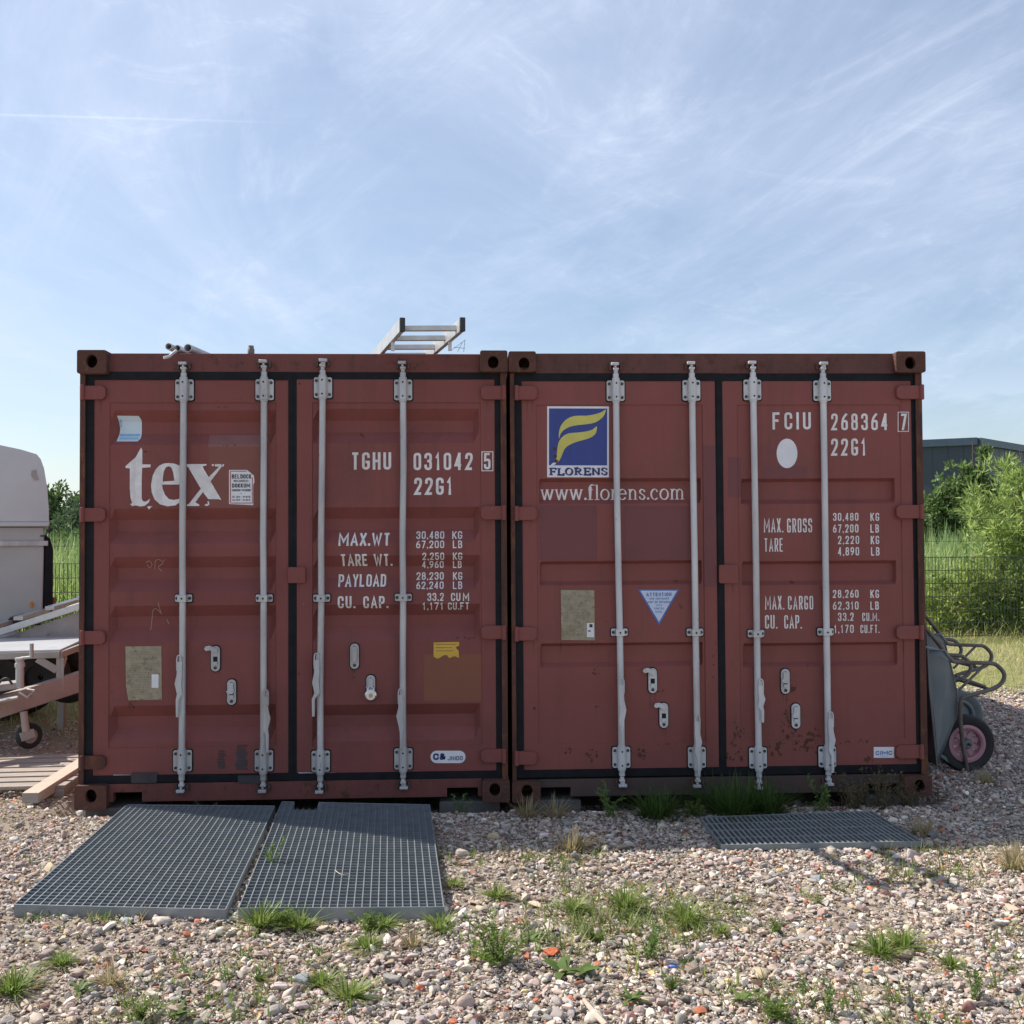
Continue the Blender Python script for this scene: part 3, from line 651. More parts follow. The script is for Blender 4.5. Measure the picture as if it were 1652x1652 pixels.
    # ---- catches on the doors
    for (px, py, di, style, sc) in g['catch']:
        x, z = c.at(px, py, .05); gm = M[g['cm']]
        MB().prism(rrect(x-.030, z-.078, x+.030, z+.078, .029, 6), .0560, .0590).build('catch_pad', 'gasket', doors[di])
        m_ = MB().use(gm).prism(rrect(x-.025, z-.072, x+.025, z+.072, .0245, 6), .048, .0558)
        m_.use('bolt').cyl((x, .040, z+.048), (x, .0482, z+.048), .010, 10).cyl((x, .042, z-.052), (x, .0482, z-.052), .009, 10)
        m_.use('dark').box(x-.012, .0465, z-.022, x+.012, .0478, z+.012)
        m_.use(gm).box(x-.012, .036, z-.034, x+.012, .0463, z-.016)
        if style == 0:    # hasp flipped out to the left
            lp = [(x+.014, z+.058), (x-.004, z+.066), (x-.030, z+.076), (x-.052, z+.072), (x-.060, z+.058), (x-.050, z+.046), (x-.028, z+.050), (x-.010, z+.038), (x+.012, z+.036)]
        elif style == 1:  # hasp hanging down
            lp = [(x-.014, z+.056), (x+.014, z+.056), (x+.012, z+.025), (x+.018, z+.008), (x+.008, z-.010), (x-.014, z-.008), (x-.028, z+.004), (x-.014, z+.02)]
        else: lp = [(x-.014, z+.056), (x+.014, z+.056), (x+.016, z+.02), (x+.012, z-.03), (x-.012, z-.03), (x-.016, z+.02)]
        m_.prism(lp, .033, .0395)
        m_.build('handle_catch', None, doors[di], True, bevel=.0012)

# ---- left container
CLt = Cont([(124, 563), (817, 567), (820, 1296), (121, 1308)], (-CW, 0, 0), 0, .0006,
           'left maroon shipping container with white letters tex on its corrugated doors', 'paintL', 'frameL', 'post', 'frameL')
c = CLt; zof = lambda py, px=470, y=.05: c.at(px, py, y)[1]; xof = lambda px, py=900, y=.01: c.at(px, py, y)[0]
GW = [(661, 679, 698, 717), (820, 838, 857, 877), (898, 916, 935, 955), (977, 995, 1013, 1036), (1138, 1157, 1176, 1197)]
gL = dict(cast=[(124, 563, 172, 601, 148, 581, 1), (774, 566, 818, 600, 795, 585, 1), (120, 1268, 172, 1308, 147, 1285, 0), (777, 1259, 821, 1295, 797, 1274, 0)],
  post=(xof(136.5, y=.036), xof(807.5, y=.036)), hx=(xof(172, 585), xof(774, 585)), hz=(zof(600), zof(570)), sz=(zof(1290), zof(1261)),
  pk=[(xof(179, 1280), xof(226, 1280), zof(1279, 200)), (xof(720, 1270), xof(770, 1270), zof(1271, 745))],
  doors=[(150, 613, 466, 1252, 175, 649, 446, 1208, 176, 445, GW), (479, 613, 797, 1248, 504, 650, 775, 1205, 505, 773, [tuple(q-1.5 for q in r) for r in GW])],
  gask=[(131, 599, 473, 1262), (465.5, 598, 812, 1258)],
  hinge=[(131, 170, (632, 830, 1029, 1231)), (775, 815, (634, 828, 1021, 1220))], pin=(133, 812), tab=(465, 915, 493, 941), cm='galv',
  bars=[dict(top=(297, 583), bot=(293.5, 1279), br=(628, 967, 1229), h=(290, 1059, 287, 1157, -1), door=0),
        dict(top=(426.5, 580), bot=(425, 1279), br=(628, 967, 1229), h=(430, 1115, 432, 1214, 1), door=0),
        dict(top=(521, 579), bot=(516.5, 1280), br=(625, 967, 1230), h=(511, 1056, 506, 1156, -1), door=1),
        dict(top=(650, 583), bot=(650, 1273), br=(629, 966, 1226), h=(646, 1113, 647, 1208, -1), door=1)],
  catch=[(348, 1063, 0, 0, 1), (374, 1117, 0, 1, 1), (572, 1059, 1, 2, 1), (598, 1110, 1, 1, 1)])
build_container(c, gL, 'wave'); d0, d1 = c.dobj
# paint patches, worn spots
c.decal('paint_patch', d0, [([c.rect(336, 700, 420, 720)], 'patch', .0008)], 'pale faded rectangular paint patch')
c.decal('paint_patch', d0, [([c.rect(337, 720, 420, 819)], 'orange2', .0008)], 'brownish repair paint patch')
c.decal('paint_patch', d1, [([c.rect(683, 1056, 776, 1131)], 'orange', .0008)], 'orange brown repair paint patch')
def scribble(c, door, segs, w_, mt='patch', name='scratch'):
    st = []
    for s_ in segs:
        pts = [Vector(c.at(a, b, .06)) for a, b in sp2(s_, 4, False)]; st.append(strip(pts, lambda d: w_))
    return c.decal(name, door, [(st, mt, .0009)])
scribble(c, d0, [[(234, 908), (240, 905), (243, 911), (238, 916), (235, 911)], [(246, 918), (250, 905), (257, 903), (261, 909), (252, 915), (258, 922)], [(240, 1018), (243, 992), (250, 982), (259, 992)], [(256, 972), (258, 992)], [(262, 906), (266, 902)], [(266, 1000), (269, 1008)]], .0038, 'chalk', 'chalk_mark')
for a_ in ((184, 1250.2, 270, 1251.8), (290, 1250.2, 396, 1251.6)): c.decal('worn_edge', d0, [([c.rect(*a_)], 'white2', .0006)])
for a_ in ((482, 1246.5, 560, 1247.6), (600, 1246.5, 690, 1247.6), (700, 1246.3, 790, 1247.5)): c.decal('worn_edge', d1, [([c.rect(*a_)], 'white2', .0006)])
# big letters
o4 = lambda pts: [(180+a*260/1652, 700+b*150/953) for a, b in pts]
T1 = o4([(306, 135), (318, 160), (318, 308), (404, 310), (402, 338), (316, 345), (312, 480), (312, 655), (322, 685), (345, 693), (368, 685), (400, 660), (385, 700), (345, 735), (300, 742), (250, 730), (215, 738), (193, 718), (215, 705), (198, 655), (190, 560), (190, 350), (147, 345), (145, 328), (250, 235)])
T2 = o4([(368, 745), (395, 735), (402, 745), (425, 732), (385, 775)])
E1 = sp2([(580, 296), (500, 318), (435, 400), (408, 520), (425, 640), (490, 715), (580, 741), (680, 720), (760, 640), (735, 630), (670, 675), (600, 670), (548, 615), (524, 517)], 4)
ELO = o4([p for p in E1])
def epoly():
    outer = [(580, 296), (540, 300), (495, 320), (455, 362), (425, 425), (408, 520), (415, 600), (445, 670), (500, 720), (580, 741), (660, 730), (715, 690), (762, 630), (735, 628), (690, 665), (640, 676), (590, 665), (550, 620), (527, 560), (522, 517), (765, 517), (762, 430), (735, 360), (690, 318), (640, 300)]
    inner = [(528, 488), (530, 440), (540, 380), (560, 340), (590, 328), (615, 340), (635, 390), (648, 478), (555, 484)]
    V_ = [[Vector((a, b, 0)) for a, b in l] for l in (outer, inner)]; fl = outer+inner
    return [o4([fl[i] for i in t]) for t in tessellate_polygon(V_)]
X1 = o4([(775, 307), (978, 307), (975, 322), (938, 328), (950, 360), (1000, 442), (1105, 335), (1060, 330), (1065, 308), (1128, 308), (1132, 335), (1018, 485), (1120, 660), (1128, 678), (1100, 668), (995, 668), (940, 595), (862, 700), (905, 725), (900, 738), (775, 738), (780, 722), (800, 712), (918, 560), (790, 340), (775, 330)])
X2 = o4([(1030, 312), (1052, 306), (1050, 328), (1032, 325)]); X3 = o4([(1140, 312), (1158, 306), (1150, 335), (1136, 332)]); X4 = o4([(985, 690), (1000, 690), (1008, 720), (990, 738), (958, 735), (965, 718), (992, 715)])
cc = lambda poly: [c.q(poly)]
c.decal('lettering', d0, [([cc(T1), cc(T2), [c.q(t) for t in epoly()], cc(X1), cc(X2), cc(X3), cc(X4)], 'white', .0014)])
# codes and weights
tx = []
def add(*a, **k): tx.extend(c.txt(*a, **k))
add('TGHU', 567, 730, 631, 758); add('031042', 667, 731, 762, 759, .165, .42); add('22G1', 668, 771, 729, 799, .165, .38)
for f_ in ((776, 729, 795, 730.4), (776, 759.6, 795, 761), (776, 730.5, 777.4, 759.5), (793.6, 730.5, 795, 759.5)): tx.append(c.rect(*f_))
add('5', 780, 731.5, 790.5, 758)
c.decal('lettering', d1, [(tx, 'white', .0014)], 'container code TGHU 031042 5 22G1'); tx = []
add('MAX.WT', 546, 860, 629, 881, .17, .26); add('TARE WT.', 549, 894, 632, 914, .16, .25); add('PAYLOAD', 545, 927, 622, 947.5, .16, .24); add('CU.', 545, 962, 573, 982, .16, .3); add('CAP.', 586, 962, 626, 982, .16, .3)
for t, x0, x1, y0, y1 in (('30,480', 671, 716, 857.5, 870), ('KG', 729, 745, 857.5, 870), ('67,200', 671, 716, 872.5, 885), ('LB', 730, 745, 872.5, 885), ('2,250', 681, 716, 892, 904), ('KG', 730, 745, 892, 904),
                          ('4,960', 680, 715, 905.7, 917.3), ('LB', 730, 744, 905.7, 917.3), ('28,230', 671, 715, 924, 936.5), ('KG', 730, 745, 924, 936.5), ('62,240', 671, 715, 939, 951), ('LB', 730, 745, 939, 951),
                          ('33.2', 689, 715.5, 957, 970), ('CU', 727, 742, 957, 970), ('M', 746, 756, 957, 970), ('1,171', 681, 714.5, 972.4, 984.7), ('CU.FT', 722, 756, 972.4, 984.7)):
    add(t, x0, y0, x1, y1, .15, .3)
c.decal('lettering', d1, [(tx, 'white', .0014)], 'weight and capacity table')
# stickers
c.decal('sticker', d0, [([cc([(187, 669), (222, 669.5), (225, 675), (225, 706), (221, 711), (187, 711), (190, 690)])], 'lblue', .0012), ([c.rect(190, 698, 222, 702), c.rect(191, 704, 221, 707.5)], 'lblue2', .0024), ([c.rect(190, 675, 193, 687)], 'lblue2', .0024)], 'faded light blue sticker')
bl = []; c_ = c
bk = lambda t, x0, x1, y0, y1, sw=.17, gp=.26: bl.extend(c.txt(t, x0, y0, x1, y1, sw, gp))
bk('BELDOCK', 374.5, 406, 765, 772, .2); bk('CONTAINERS B.V.', 377.5, 402, 774, 777.5); bk('DOKKUM', 375, 404, 780, 786.5, .2); bk('VERKOOP/VERHUUR', 374.5, 405, 789, 792.5)
bk('TEL. 0519 - 29 80 80', 375, 404.5, 800, 803); bk('FAX 0519 - 29 80 81', 375, 404.5, 805, 808); bl.append([c.q(ell(389.5, 796, .8, .8, 8))])
c.decal('sticker', d0, [([cc([(370, 758), (399, 758), (410, 767), (411, 778), (409, 782), (409, 815), (370, 813)])], 'white2', .0012),
    ([c.rect(371.8, 759.5, 373, 812), c.rect(373.3, 759.5, 399, 760.6), c.rect(407.2, 770, 408.2, 812), c.rect(373.3, 811, 407, 812.2)], 'redp', .0024), (bl, 'black', .0026)], 'white dealer sticker with red border')
def placard(c, door, x0, y0, x1, y1, seed, lab):
    r_ = random.Random(seed); ln = []; y = y0+9
    while y < y1-8:
        if r_.random() < .85:
            x = x0+5+r_.random()*4
            while x < x1-6-r_.random()*6:
                w_ = 1.5+r_.random()*5; 
                if not (x+w_ > x0+(x1-x0)*.68 and y > y0+(y1-y0)*.48) and x+w_ < x1-4: ln.append(c.rect(x, y, x+w_, y+.9))
                x += w_+.9+r_.random()*1.5
        y += 2.6+r_.random()*1.6
    return ln
ln = placard(c, d0, 204, 1043, 261, 1129, 3, '')
c.decal('data_plate', d0, [([cc([(203, 1043), (261, 1042.5), (262, 1129), (208, 1130), (204, 1108)])], 'plate', .0025), (ln, 'plateink', .0034), ([c.rect(245.5, 1088, 256.5, 1110)], 'white2', .0036)])
torn = [(699, 1037), (740, 1036), (740, 1042), (734, 1045), (739, 1050), (740, 1062), (733, 1059), (729, 1060), (724, 1062), (720, 1057), (714, 1058), (710, 1061), (705, 1063), (699, 1060)]
c.decal('sticker', d1, [([cc(torn)], 'yellow2', .0016), ([c.rect(701, 1039.5, 735, 1040.3), c.rect(702, 1045, 729, 1045.8), c.rect(703, 1050, 731, 1050.8)], 'orange', .0024)], 'torn yellow sticker')
lg = c.txt('C&', 698, 1215, 718, 1226, .26, .12)+[]
jn = c.txt('JINDO', 721.5, 1219.5, 745.5, 1226.5, .17, .25)
c.decal('sticker', d1, [([[c.q(rrect(694, 1211, 750, 1231, 9.8, 6))]], 'white2', .0016), (lg+jn, 'navy', .0026)], 'white oval maker sticker')
# worn sticker remains, tape on the lower gasket
for (x0, y0, x1, y1) in ((350, 1211, 367, 1240), (380, 1202, 402, 1240)):
    r_ = random.Random(x0); c.decal('sticker_residue', d0, [([c.rect(x0+r_.random()*4, y, x1-r_.random()*5, y+1.6+r_.random()*1.2) for y in np.arange(y0, y1, 3.4)], 'tarp', .001)])
for (x0, x1) in ((212, 254), (384, 432)):
    a = c.at(x0, 1264, .045); b = c.at(x1, 1247 if x0 < 300 else 1251, .045); MB().prism(rrect(a[0], a[1], b[0], b[1], .008), .044, .0502).build('tape_patch', 'tarp', d0)

# ---- right container
CRt = Cont([(822, 569), (1492, 567), (1504, 1285), (827, 1296)], (.0172, .006, -.0019), -.0043, .0020,
           'right brick-red shipping container with blue and yellow square logo on its doors', 'paintR', 'frameR', 'post', 'sillR')
c = CRt; zof = lambda py, px=1160, y=.05: c.at(px, py, y)[1]; xof = lambda px, py=900, y=.01: c.at(px, py, y)[0]
GB = [(772, 777, 806, 813), (905, 910, 938, 944), (1037, 1042, 1069, 1076)]
gR = dict(cast=[(821, 568, 865, 601, 846, 588, 1), (1446, 566, 1493, 600, 1468.5, 585, 1), (827, 1261, 872, 1295, 851, 1276, 0), (1460, 1252, 1504, 1285, 1484, 1268, 0)],
  post=(xof(832, y=.036), xof(1481.5, y=.036)), hx=(xof(865, 585), xof(1446, 585)), hz=(zof(603), zof(570.5)), sz=(zof(1281), zof(1253)),
  pk=[(xof(874, 1275), xof(922, 1275), zof(1270, 900)), (xof(1404, 1275), xof(1452, 1275), zof(1264, 1430))],
  doors=[(846, 615, 1155, 1242, 869, 653, 1133, 1201, 871, 1132, GB), (1172, 614, 1469, 1237, 1195, 652, 1452, 1195, 1197, 1446, [tuple(q-.5 for q in r) for r in GB])],
  gask=[(828, 602, 1164, 1252), (1156, 601, 1485, 1248)],
  hinge=[(832, 867, (635, 829, 1023, 1223)), (1447, 1489, (632, 825, 1020, 1213))], pin=(834, 1487), tab=(1160, 911, 1190, 941), cm='galvw',
  bars=[dict(top=(993, 586), bot=(1004, 1269), br=(631, 1022, 1223), h=(1003, 1096, 1004, 1205, 1), door=0, m='galvw'),
        dict(top=(1115.5, 584), bot=(1126, 1270), br=(630, 1022, 1223), h=(1125, 1155, 1127, 1248, 1), door=0, m='galvw'),
        dict(top=(1214, 583), bot=(1225, 1273), br=(629, 1024, 1224), h=(1227, 1097, 1230, 1165, 1), door=1, m='galvw'),
        dict(top=(1327, 584), bot=(1337, 1267), br=(630, 1021, 1222), h=(1340, 1150, 1343, 1246, 1), door=1, m='galvw')],
  catch=[(1053, 1098, 0, 0, 1), (1071, 1154, 0, 0, 1), (1267, 1099, 1, 1, 1), (1284, 1155, 1, 1, 1)])
build_container(c, gR, 'box'); d0, d1 = c.dobj
c.decal('paint_patch', d0, [([c.rect(870, 816, 963, 904)], 'dpatch', .0008)], 'darker repaint patch')
c.decal('paint_patch', d0, [([c.rect(1006, 816, 1112, 904)], 'dpatch', .0008)], 'darker repaint patch between the bars')
c.decal('paint_patch', d0, [([c.rect(1134, 719, 1154.5, 947)], 'dpatch', .0008)], 'tall dark repaint strip on the door edge')
c.decal('paint_patch', d1, [([c.rect(1174, 738, 1195, 801)], 'dpatch', .0008)], 'dark repaint patch on the door edge')
c.decal('paint_patch', d1, [([c.rect(1230, 752, 1302, 770)], 'dpatch', .0008)], 'dark repaint strip under the white oval')
yw = []
o5 = lambda pts: [(810+a/4.347, 540+b/4.347) for a, b in pts]
F1 = [(727, 528), (715, 570), (685, 600), (645, 622), (590, 632), (530, 638), (475, 650), (435, 672), (410, 700), (400, 735), (400, 690), (412, 645), (440, 608), (480, 582), (530, 572), (590, 572), (650, 562), (700, 545)]
F2 = [(664, 645), (662, 680), (648, 706), (615, 728), (570, 742), (520, 756), (475, 775), (445, 798), (428, 830), (412, 870), (395, 893), (380, 890), (384, 850), (390, 790), (402, 748), (430, 715), (470, 695), (530, 690), (590, 682), (635, 668)]
F3 = [(388, 893), (372, 915), (340, 922), (350, 908), (372, 895)]
c.decal('sticker', d0, [([c.rect(883, 656.5, 982.3, 770.7)], 'white2', .0014), ([c.rect(886, 660, 979.4, 751.5)], 'blue', .0024),
    ([[c.q(o5(sp2(F1, 2)))], [c.q(o5(sp2(F2, 2)))]], 'yellow', .0033), ([[c.q(o5(F3))]], 'white2', .0033),
    ([[c.q([(892+a, 724+b) for a, b in ((0, 0), (3, -2), (5, 1), (7, 2), (5, 4), (2, 3))])], [c.q([(893+a, 736+b) for a, b in ((0, 0), (3, -2), (6, 0), (5, 3), (1, 3))])], [c.q([(894+a, 745+b) for a, b in ((0, 0), (4, -3), (7, -1), (4, 2), (1, 3))])]], 'rustblot', .0043),
    (c.txt('FLORENS', 886.5, 755.5, 980, 767.5, fn=serif, thick=.30, thin=.12, gap=.1), 'navy', .0034)], 'square logo sticker with yellow double wave on blue')
c.decal('lettering', d0, [(c.txt('www.florens.com', 873, 788.5, 1106, 807.5, fn=serif, thick=.165, thin=.065, gap=.08), 'white', .0014)], 'white web address')
tx = []
add('FCIU', 1246, 665, 1307.5, 693, .145, .5); add('268364', 1340.6, 666.5, 1431.7, 694, .145, .5); add('22G1', 1340.6, 707, 1396.5, 735, .145, .45)
for f_ in ((1448, 664, 1465.5, 665.2), (1448, 695, 1465.5, 696.2), (1448, 665.3, 1449.2, 694.9), (1464.3, 665.3, 1465.5, 694.9)): tx.append(c.rect(*f_))
add('7', 1451.7, 667, 1462, 693.5, .15)
c.decal('lettering', d1, [(tx, 'white', .0014)], 'container code FCIU 268364 7 22G1'); tx = []
c.decal('sticker', d1, [([[c.q(ell(1269.3, 731.4, 16.8, 23.8, 28))]], 'white2', .0014)], 'blank white oval')
add('MAX.', 1232, 836, 1263, 859, .14, .35); add('GROSS', 1269.5, 836, 1309.5, 859, .14, .42); add('TARE', 1232.5, 868, 1263, 890, .14, .35)
add('MAX.', 1234, 961, 1264.5, 983.3, .14, .35); add('CARGO', 1271, 961, 1311.5, 983.3, .14, .42); add('CU.', 1234, 992, 1253.5, 1014, .14, .35); add('CAP.', 1265, 992, 1293, 1014, .14, .35)
for t, x0, x1, y0, y1 in (('30,480', 1343.6, 1384.5, 827, 840), ('KG', 1404, 1418, 827, 840), ('67,200', 1343.6, 1384.5, 845.5, 859), ('LB', 1404, 1417.5, 845.5, 859), ('2,220', 1351.6, 1385.7, 864, 877.5), ('KG', 1404.5, 1418, 864, 877.5),
                          ('4,890', 1351.6, 1385.7, 882.3, 896), ('LB', 1405, 1418.5, 882.3, 896), ('28,260', 1343.4, 1384.8, 951, 964.3), ('KG', 1404, 1417.8, 951, 964.3), ('62,310', 1343.4, 1384.8, 970, 983.3), ('LB', 1404, 1417.5, 970, 983.3),
                          ('33.2', 1351.7, 1377, 988, 1001.5), ('CU.M.', 1391, 1418, 988, 1001.5), ('1,170', 1345.4, 1377, 1007.5, 1021), ('CU.FT.', 1388, 1418.5, 1007.5, 1021)):
    add(t, x0, y0, x1, y1, .14, .4)
c.decal('lettering', d1, [(tx, 'white', .0014)], 'weight and cargo table')
ln = placard(c, d0, 905, 952, 960, 1033, 9, '')
c.decal('data_plate', d0, [([cc([(905, 952), (959, 952.5), (960, 1033), (906, 1032.5)])], 'plate', .0025), (ln, 'plateink', .0034), ([c.rect(947, 1005, 958.5, 1028)], 'white2', .0036), ([c.rect(951, 1007, 956, 1012), c.rect(948.5, 1017, 953, 1019)], 'tarp', .0046)])
bt = []
for t, x0, x1, y0, y1, sw in (('ATTENTION', 1042.5, 1083, 956, 962, .22), ('THIS CONTAINER', 1046.5, 1079, 964, 967.5, .16), ('MUST BE REPAIRED', 1044.5, 1081, 969.5, 973, .16), ('WITH', 1058, 1067.5, 975, 978, .16), ('CORTEN', 1055, 1071, 980, 983.2, .16), ('STEEL', 1057, 1069, 985.5, 988.5, .16)):
    bt.extend(c.txt(t, x0, y0, x1, y1, sw, .3))
c.decal('sticker', d0, [([[c.q([(1029, 951), (1096, 951), (1063, 1008.5)])]], 'midblue', .0014), ([[c.q([(1033, 953), (1092, 953), (1063, 1003.5)])]], 'tri', .0024), (bt, 'midblue', .0034)], 'triangular ATTENTION sticker')
cm_ = c.txt('CIMC', 1412, 1210.5, 1438.5, 1217.5, .2, .2)
c.decal('sticker', d1, [([c.rect(1409, 1204.5, 1442, 1222)], 'white2', .0014), (cm_, 'midblue', .0026), ([c.rect(1420, 1219, 1433, 1219.8)], 'lblue2', .0024)], 'small white maker sticker')
# rust blots
def blots(c, door, lst, seed):
    r_ = random.Random(seed)
    for (px, py, n, s_, sx_, sy_) in lst:
        st = []
        for _ in range(n):
            x, y = r_.gauss(px, sx_), r_.gauss(py, sy_); k = s_*r_.uniform(.4, 1.2); m_ = r_.randint(6, 9)
            st.append([c.q([(x+k*r_.uniform(.4, 1.2)*math.cos(i*6.283/m_), y+k*r_.uniform(.4, 1.2)*math.sin(i*6.283/m_)*1.2) for i in range(m_)])])
        c.decal('rust_spots', door, [(st, 'rustblot', .0006)])
blots(c, d0, [(915, 1209, 7, 2.2, 4, 3), (953, 1215, 10, 3, 9, 5), (1033, 1214, 14, 3, 10, 5), (1055, 1200, 8, 1.6, 22, 1), (1070, 1113, 5, 2, 3, 3), (1153, 1050, 10, 1.3, 2, 40), (960, 1083, 5, 2, 3, 3), (862, 1141, 2, 2.5, 1, 1), (963, 1140, 3, 2, 1, 1), (1092, 939, 4, 2.5, 3, 1), (1098, 978, 5, 1.6, 1, 4), (977, 1003, 3, 1.4, 1, 1)], 1)
blots(c, d1, [(1279, 1111, 9, 3.4, 2, 3), (1188, 1185, 22, 2.4, 6, 10), (1268, 1165, 26, 2.2, 5, 18), (1300, 1195, 40, 3, 20, 9), (1255, 1210, 14, 3, 6, 7), (1300, 1072, 3, 2, 3, 3), (1368, 876, 5, 2.2, 2, 1), (1380, 1196, 12, 2, 22, 2), (1400, 1224, 6, 3, 4, 2), (1181, 1068, 4, 1.5, 1, 8), (1280, 940, 3, 2, 2, 1), (1185, 1220, 12, 3, 8, 5)], 2)
blots(CLt, CLt.dobj[0], [(210, 1138, 8, 2.2, 4, 3), (370, 718, 8, 1.2, 12, .6), (232, 728, 4, 1.6, 4, 1), (360, 645, 5, 1.2, 16, 2), (183, 1120, 6, 1, 1, 20), (360, 657, 4, 1.4, 8, 1), (452, 720, 4, 1, 3, 1), (480, 1090, 3, 2, 3, 8)], 3)
blots(CLt, CLt.dobj[1], [(585, 702, 4, 2.4, 2, 2), (567, 1086, 7, 1.6, 3, 4), (745, 1030, 10, 1.4, 12, .8), (763, 1030, 6, 1.5, 5, 1), (484, 618, 2, 2, 1, 1), (722, 697, 3, 1.2, 4, 1)], 4)
def runs(c, door, spots, seed):      # narrow rust runs below fittings
    r_ = random.Random(seed)
    for (px, py, L_) in spots:
        st = []
        for k in range(r_.randint(1, 2)):
            x = px+r_.uniform(-5, 5); w_ = r_.uniform(.5, 1.1); l_ = L_*r_.uniform(.5, 1.2)
            st.append([c.q([(x-w_, py), (x+w_, py), (x+w_*.7+r_.uniform(-.3, .3), py+l_*.5), (x+.15, py+l_), (x-.15, py+l_), (x-w_*.6, py+l_*.5)])])
        c.decal('rust_run', door, [(st, 'rustrun', .0005)])
runs(CLt, CLt.dobj[0], [(160, 644, 24), (158, 843, 18), (158, 1042, 26), (298, 648, 22), (425, 648, 30), (296, 976, 16), (424, 976, 24), (350, 1085, 22), (374, 1137, 16), (436, 1100, 30)], 5)
runs(CLt, CLt.dobj[1], [(785, 647, 24), (786, 841, 20), (786, 1034, 20), (521, 648, 18), (650, 648, 28), (520, 976, 22), (650, 976, 18), (572, 1080, 24), (488, 943, 16)], 6)
runs(CRt, CRt.dobj[0], [(855, 647, 30), (857, 842, 26), (857, 1036, 24), (997, 651, 24), (1116, 650, 20), (1003, 1030, 22), (1120, 1030, 26), (1053, 1118, 24), (1071, 1175, 20), (905, 1035, 26), (957, 1035, 22)], 7)
runs(CRt, CRt.dobj[1], [(1455, 645, 26), (1457, 838, 22), (1458, 1033, 24), (1213, 650, 22), (1327, 650, 24), (1219, 1034, 26), (1331, 1030, 22), (1267, 1120, 26), (1284, 1176, 16), (1183, 943, 22)], 8)
# padlock on the lower right catch of the left container
x, z = CLt.at(598, 1122, .02)
pl = empty('padlock', CLt.mw @ Vector((x, .022, z)), label='round shiny steel padlock hanging from a catch on the left container', cat='padlock')
MB().lathe([(.002, -.012), (.026, -.012), (.033, -.006), (.033, .006), (.028, .011), (.002, .011)], (0, 0, 0), (0, 1, 0)).build('lock_body', 'chrome', pl, True)
MB().lathe([(.001, -.0165), (.011, -.0165), (.012, -.0122), (.001, -.0122)], (0, 0, 0), (0, 1, 0)).build('keyway_boss', 'galv', pl, True)
MB().tube(smoothpath([(-.018, 0, .026), (-.012, 0, .042), (.004, 0, .046), (.017, 0, .034), (.014, 0, .026)], 5), .0048, 8).build('shackle', 'chrome', pl, True)
# ------------------------------------------------------------ ground
_ph = rng.uniform(0, 6.28, (14, 3)); _fr = [(rng.uniform(.4, 6)*math.cos(a), rng.uniform(.4, 6)*math.sin(a)) for a in rng.uniform(0, 6.28, 14)]
def gh(x, y):                        # ground height
    x = np.asarray(x, float); y = np.asarray(y, float); h = np.zeros(np.broadcast(x, y).shape)
    for (fx, fy), p in zip(_fr, _ph): h = h+np.sin(x*fx+p[0])*np.sin(y*fy+p[1])*.006/max(.6, math.hypot(fx, fy))**.5
    dip = np.clip((y+.16)/.26, 0, 1)*np.clip((2.62-abs(x))/.12, 0, 1); dip = dip*dip*(3-2*dip)
    return h-.014-.095*dip-.012*np.clip((y+.55)/.4, 0, 1)*np.clip((2.7-abs(x))/.3, 0, 1)
def gz(x, y): return float(gh(x, y))
def axis(lo, hi, st, far):
    a = list(np.arange(lo, hi+st/2, st)); s_ = st; p = hi
    while p < far: s_ *= 1.35; p += s_; a.append(p)
    s_ = st; p = lo
    while p > -far: s_ *= 1.35; p -= s_; a.insert(0, p)
    return np.array(a)
xs = axis(-8, 9, .06, 1500); ys = axis(-5, 7, .06, 1500)
X, Y = np.meshgrid(xs, ys, indexing='ij'); Z = gh(X, Y); far_ = np.maximum(abs(X)-12, abs(Y)-16); Z = np.where(far_ > 0, -.014, Z)
Z += np.where((Y > -.1), np.clip((Y-3)*.004, 0, .08), 0)
nx, ny = len(xs), len(ys); ii, jj = np.meshgrid(np.arange(nx-1), np.arange(ny-1), indexing='ij'); ii = ii.ravel(); jj = jj.ravel()
F = np.stack([ii*ny+jj, (ii+1)*ny+jj, (ii+1)*ny+jj+1, ii*ny+jj+1], 1)
def gmask(x, y):                     # 1 = gravel yard, 0 = grass
    edge = np.where(x > 0, 3.3, 1.9)+.5*np.sin(x*1.3+.7)+.3*np.sin(x*3.1)
    return np.clip((edge-y)/1.2+.5, 0, 1)
gm_ = gmask(X, Y)[..., None]; nz = (np.sin(X*2.3+np.sin(Y*3.1))*np.sin(Y*1.9+1.3*np.sin(X*1.7))*.5+.5)[..., None]
tint = gm_*(np.array([.34, .285, .235])*(.8+.35*nz))+(1-gm_)*(np.array([.19, .22, .07])*(1-.5*nz)+np.array([.36, .31, .16])*.5*nz)
M['ground'] = mat('gravelly_soil', (.3, .25, .2), (.17, .13, .10), 30, .95, bump=.5, bscale=120, attr='tint', spec=.2, spots=[(160, .62, .66, (.44, .40, .36)), (95, .68, .71, (.12, .10, .09))])
tag(npmesh('ground', np.stack([X, Y, Z], -1).reshape(-1, 3), F, 'ground', tint=tint.reshape(-1, 3), smooth=True), kind='structure')

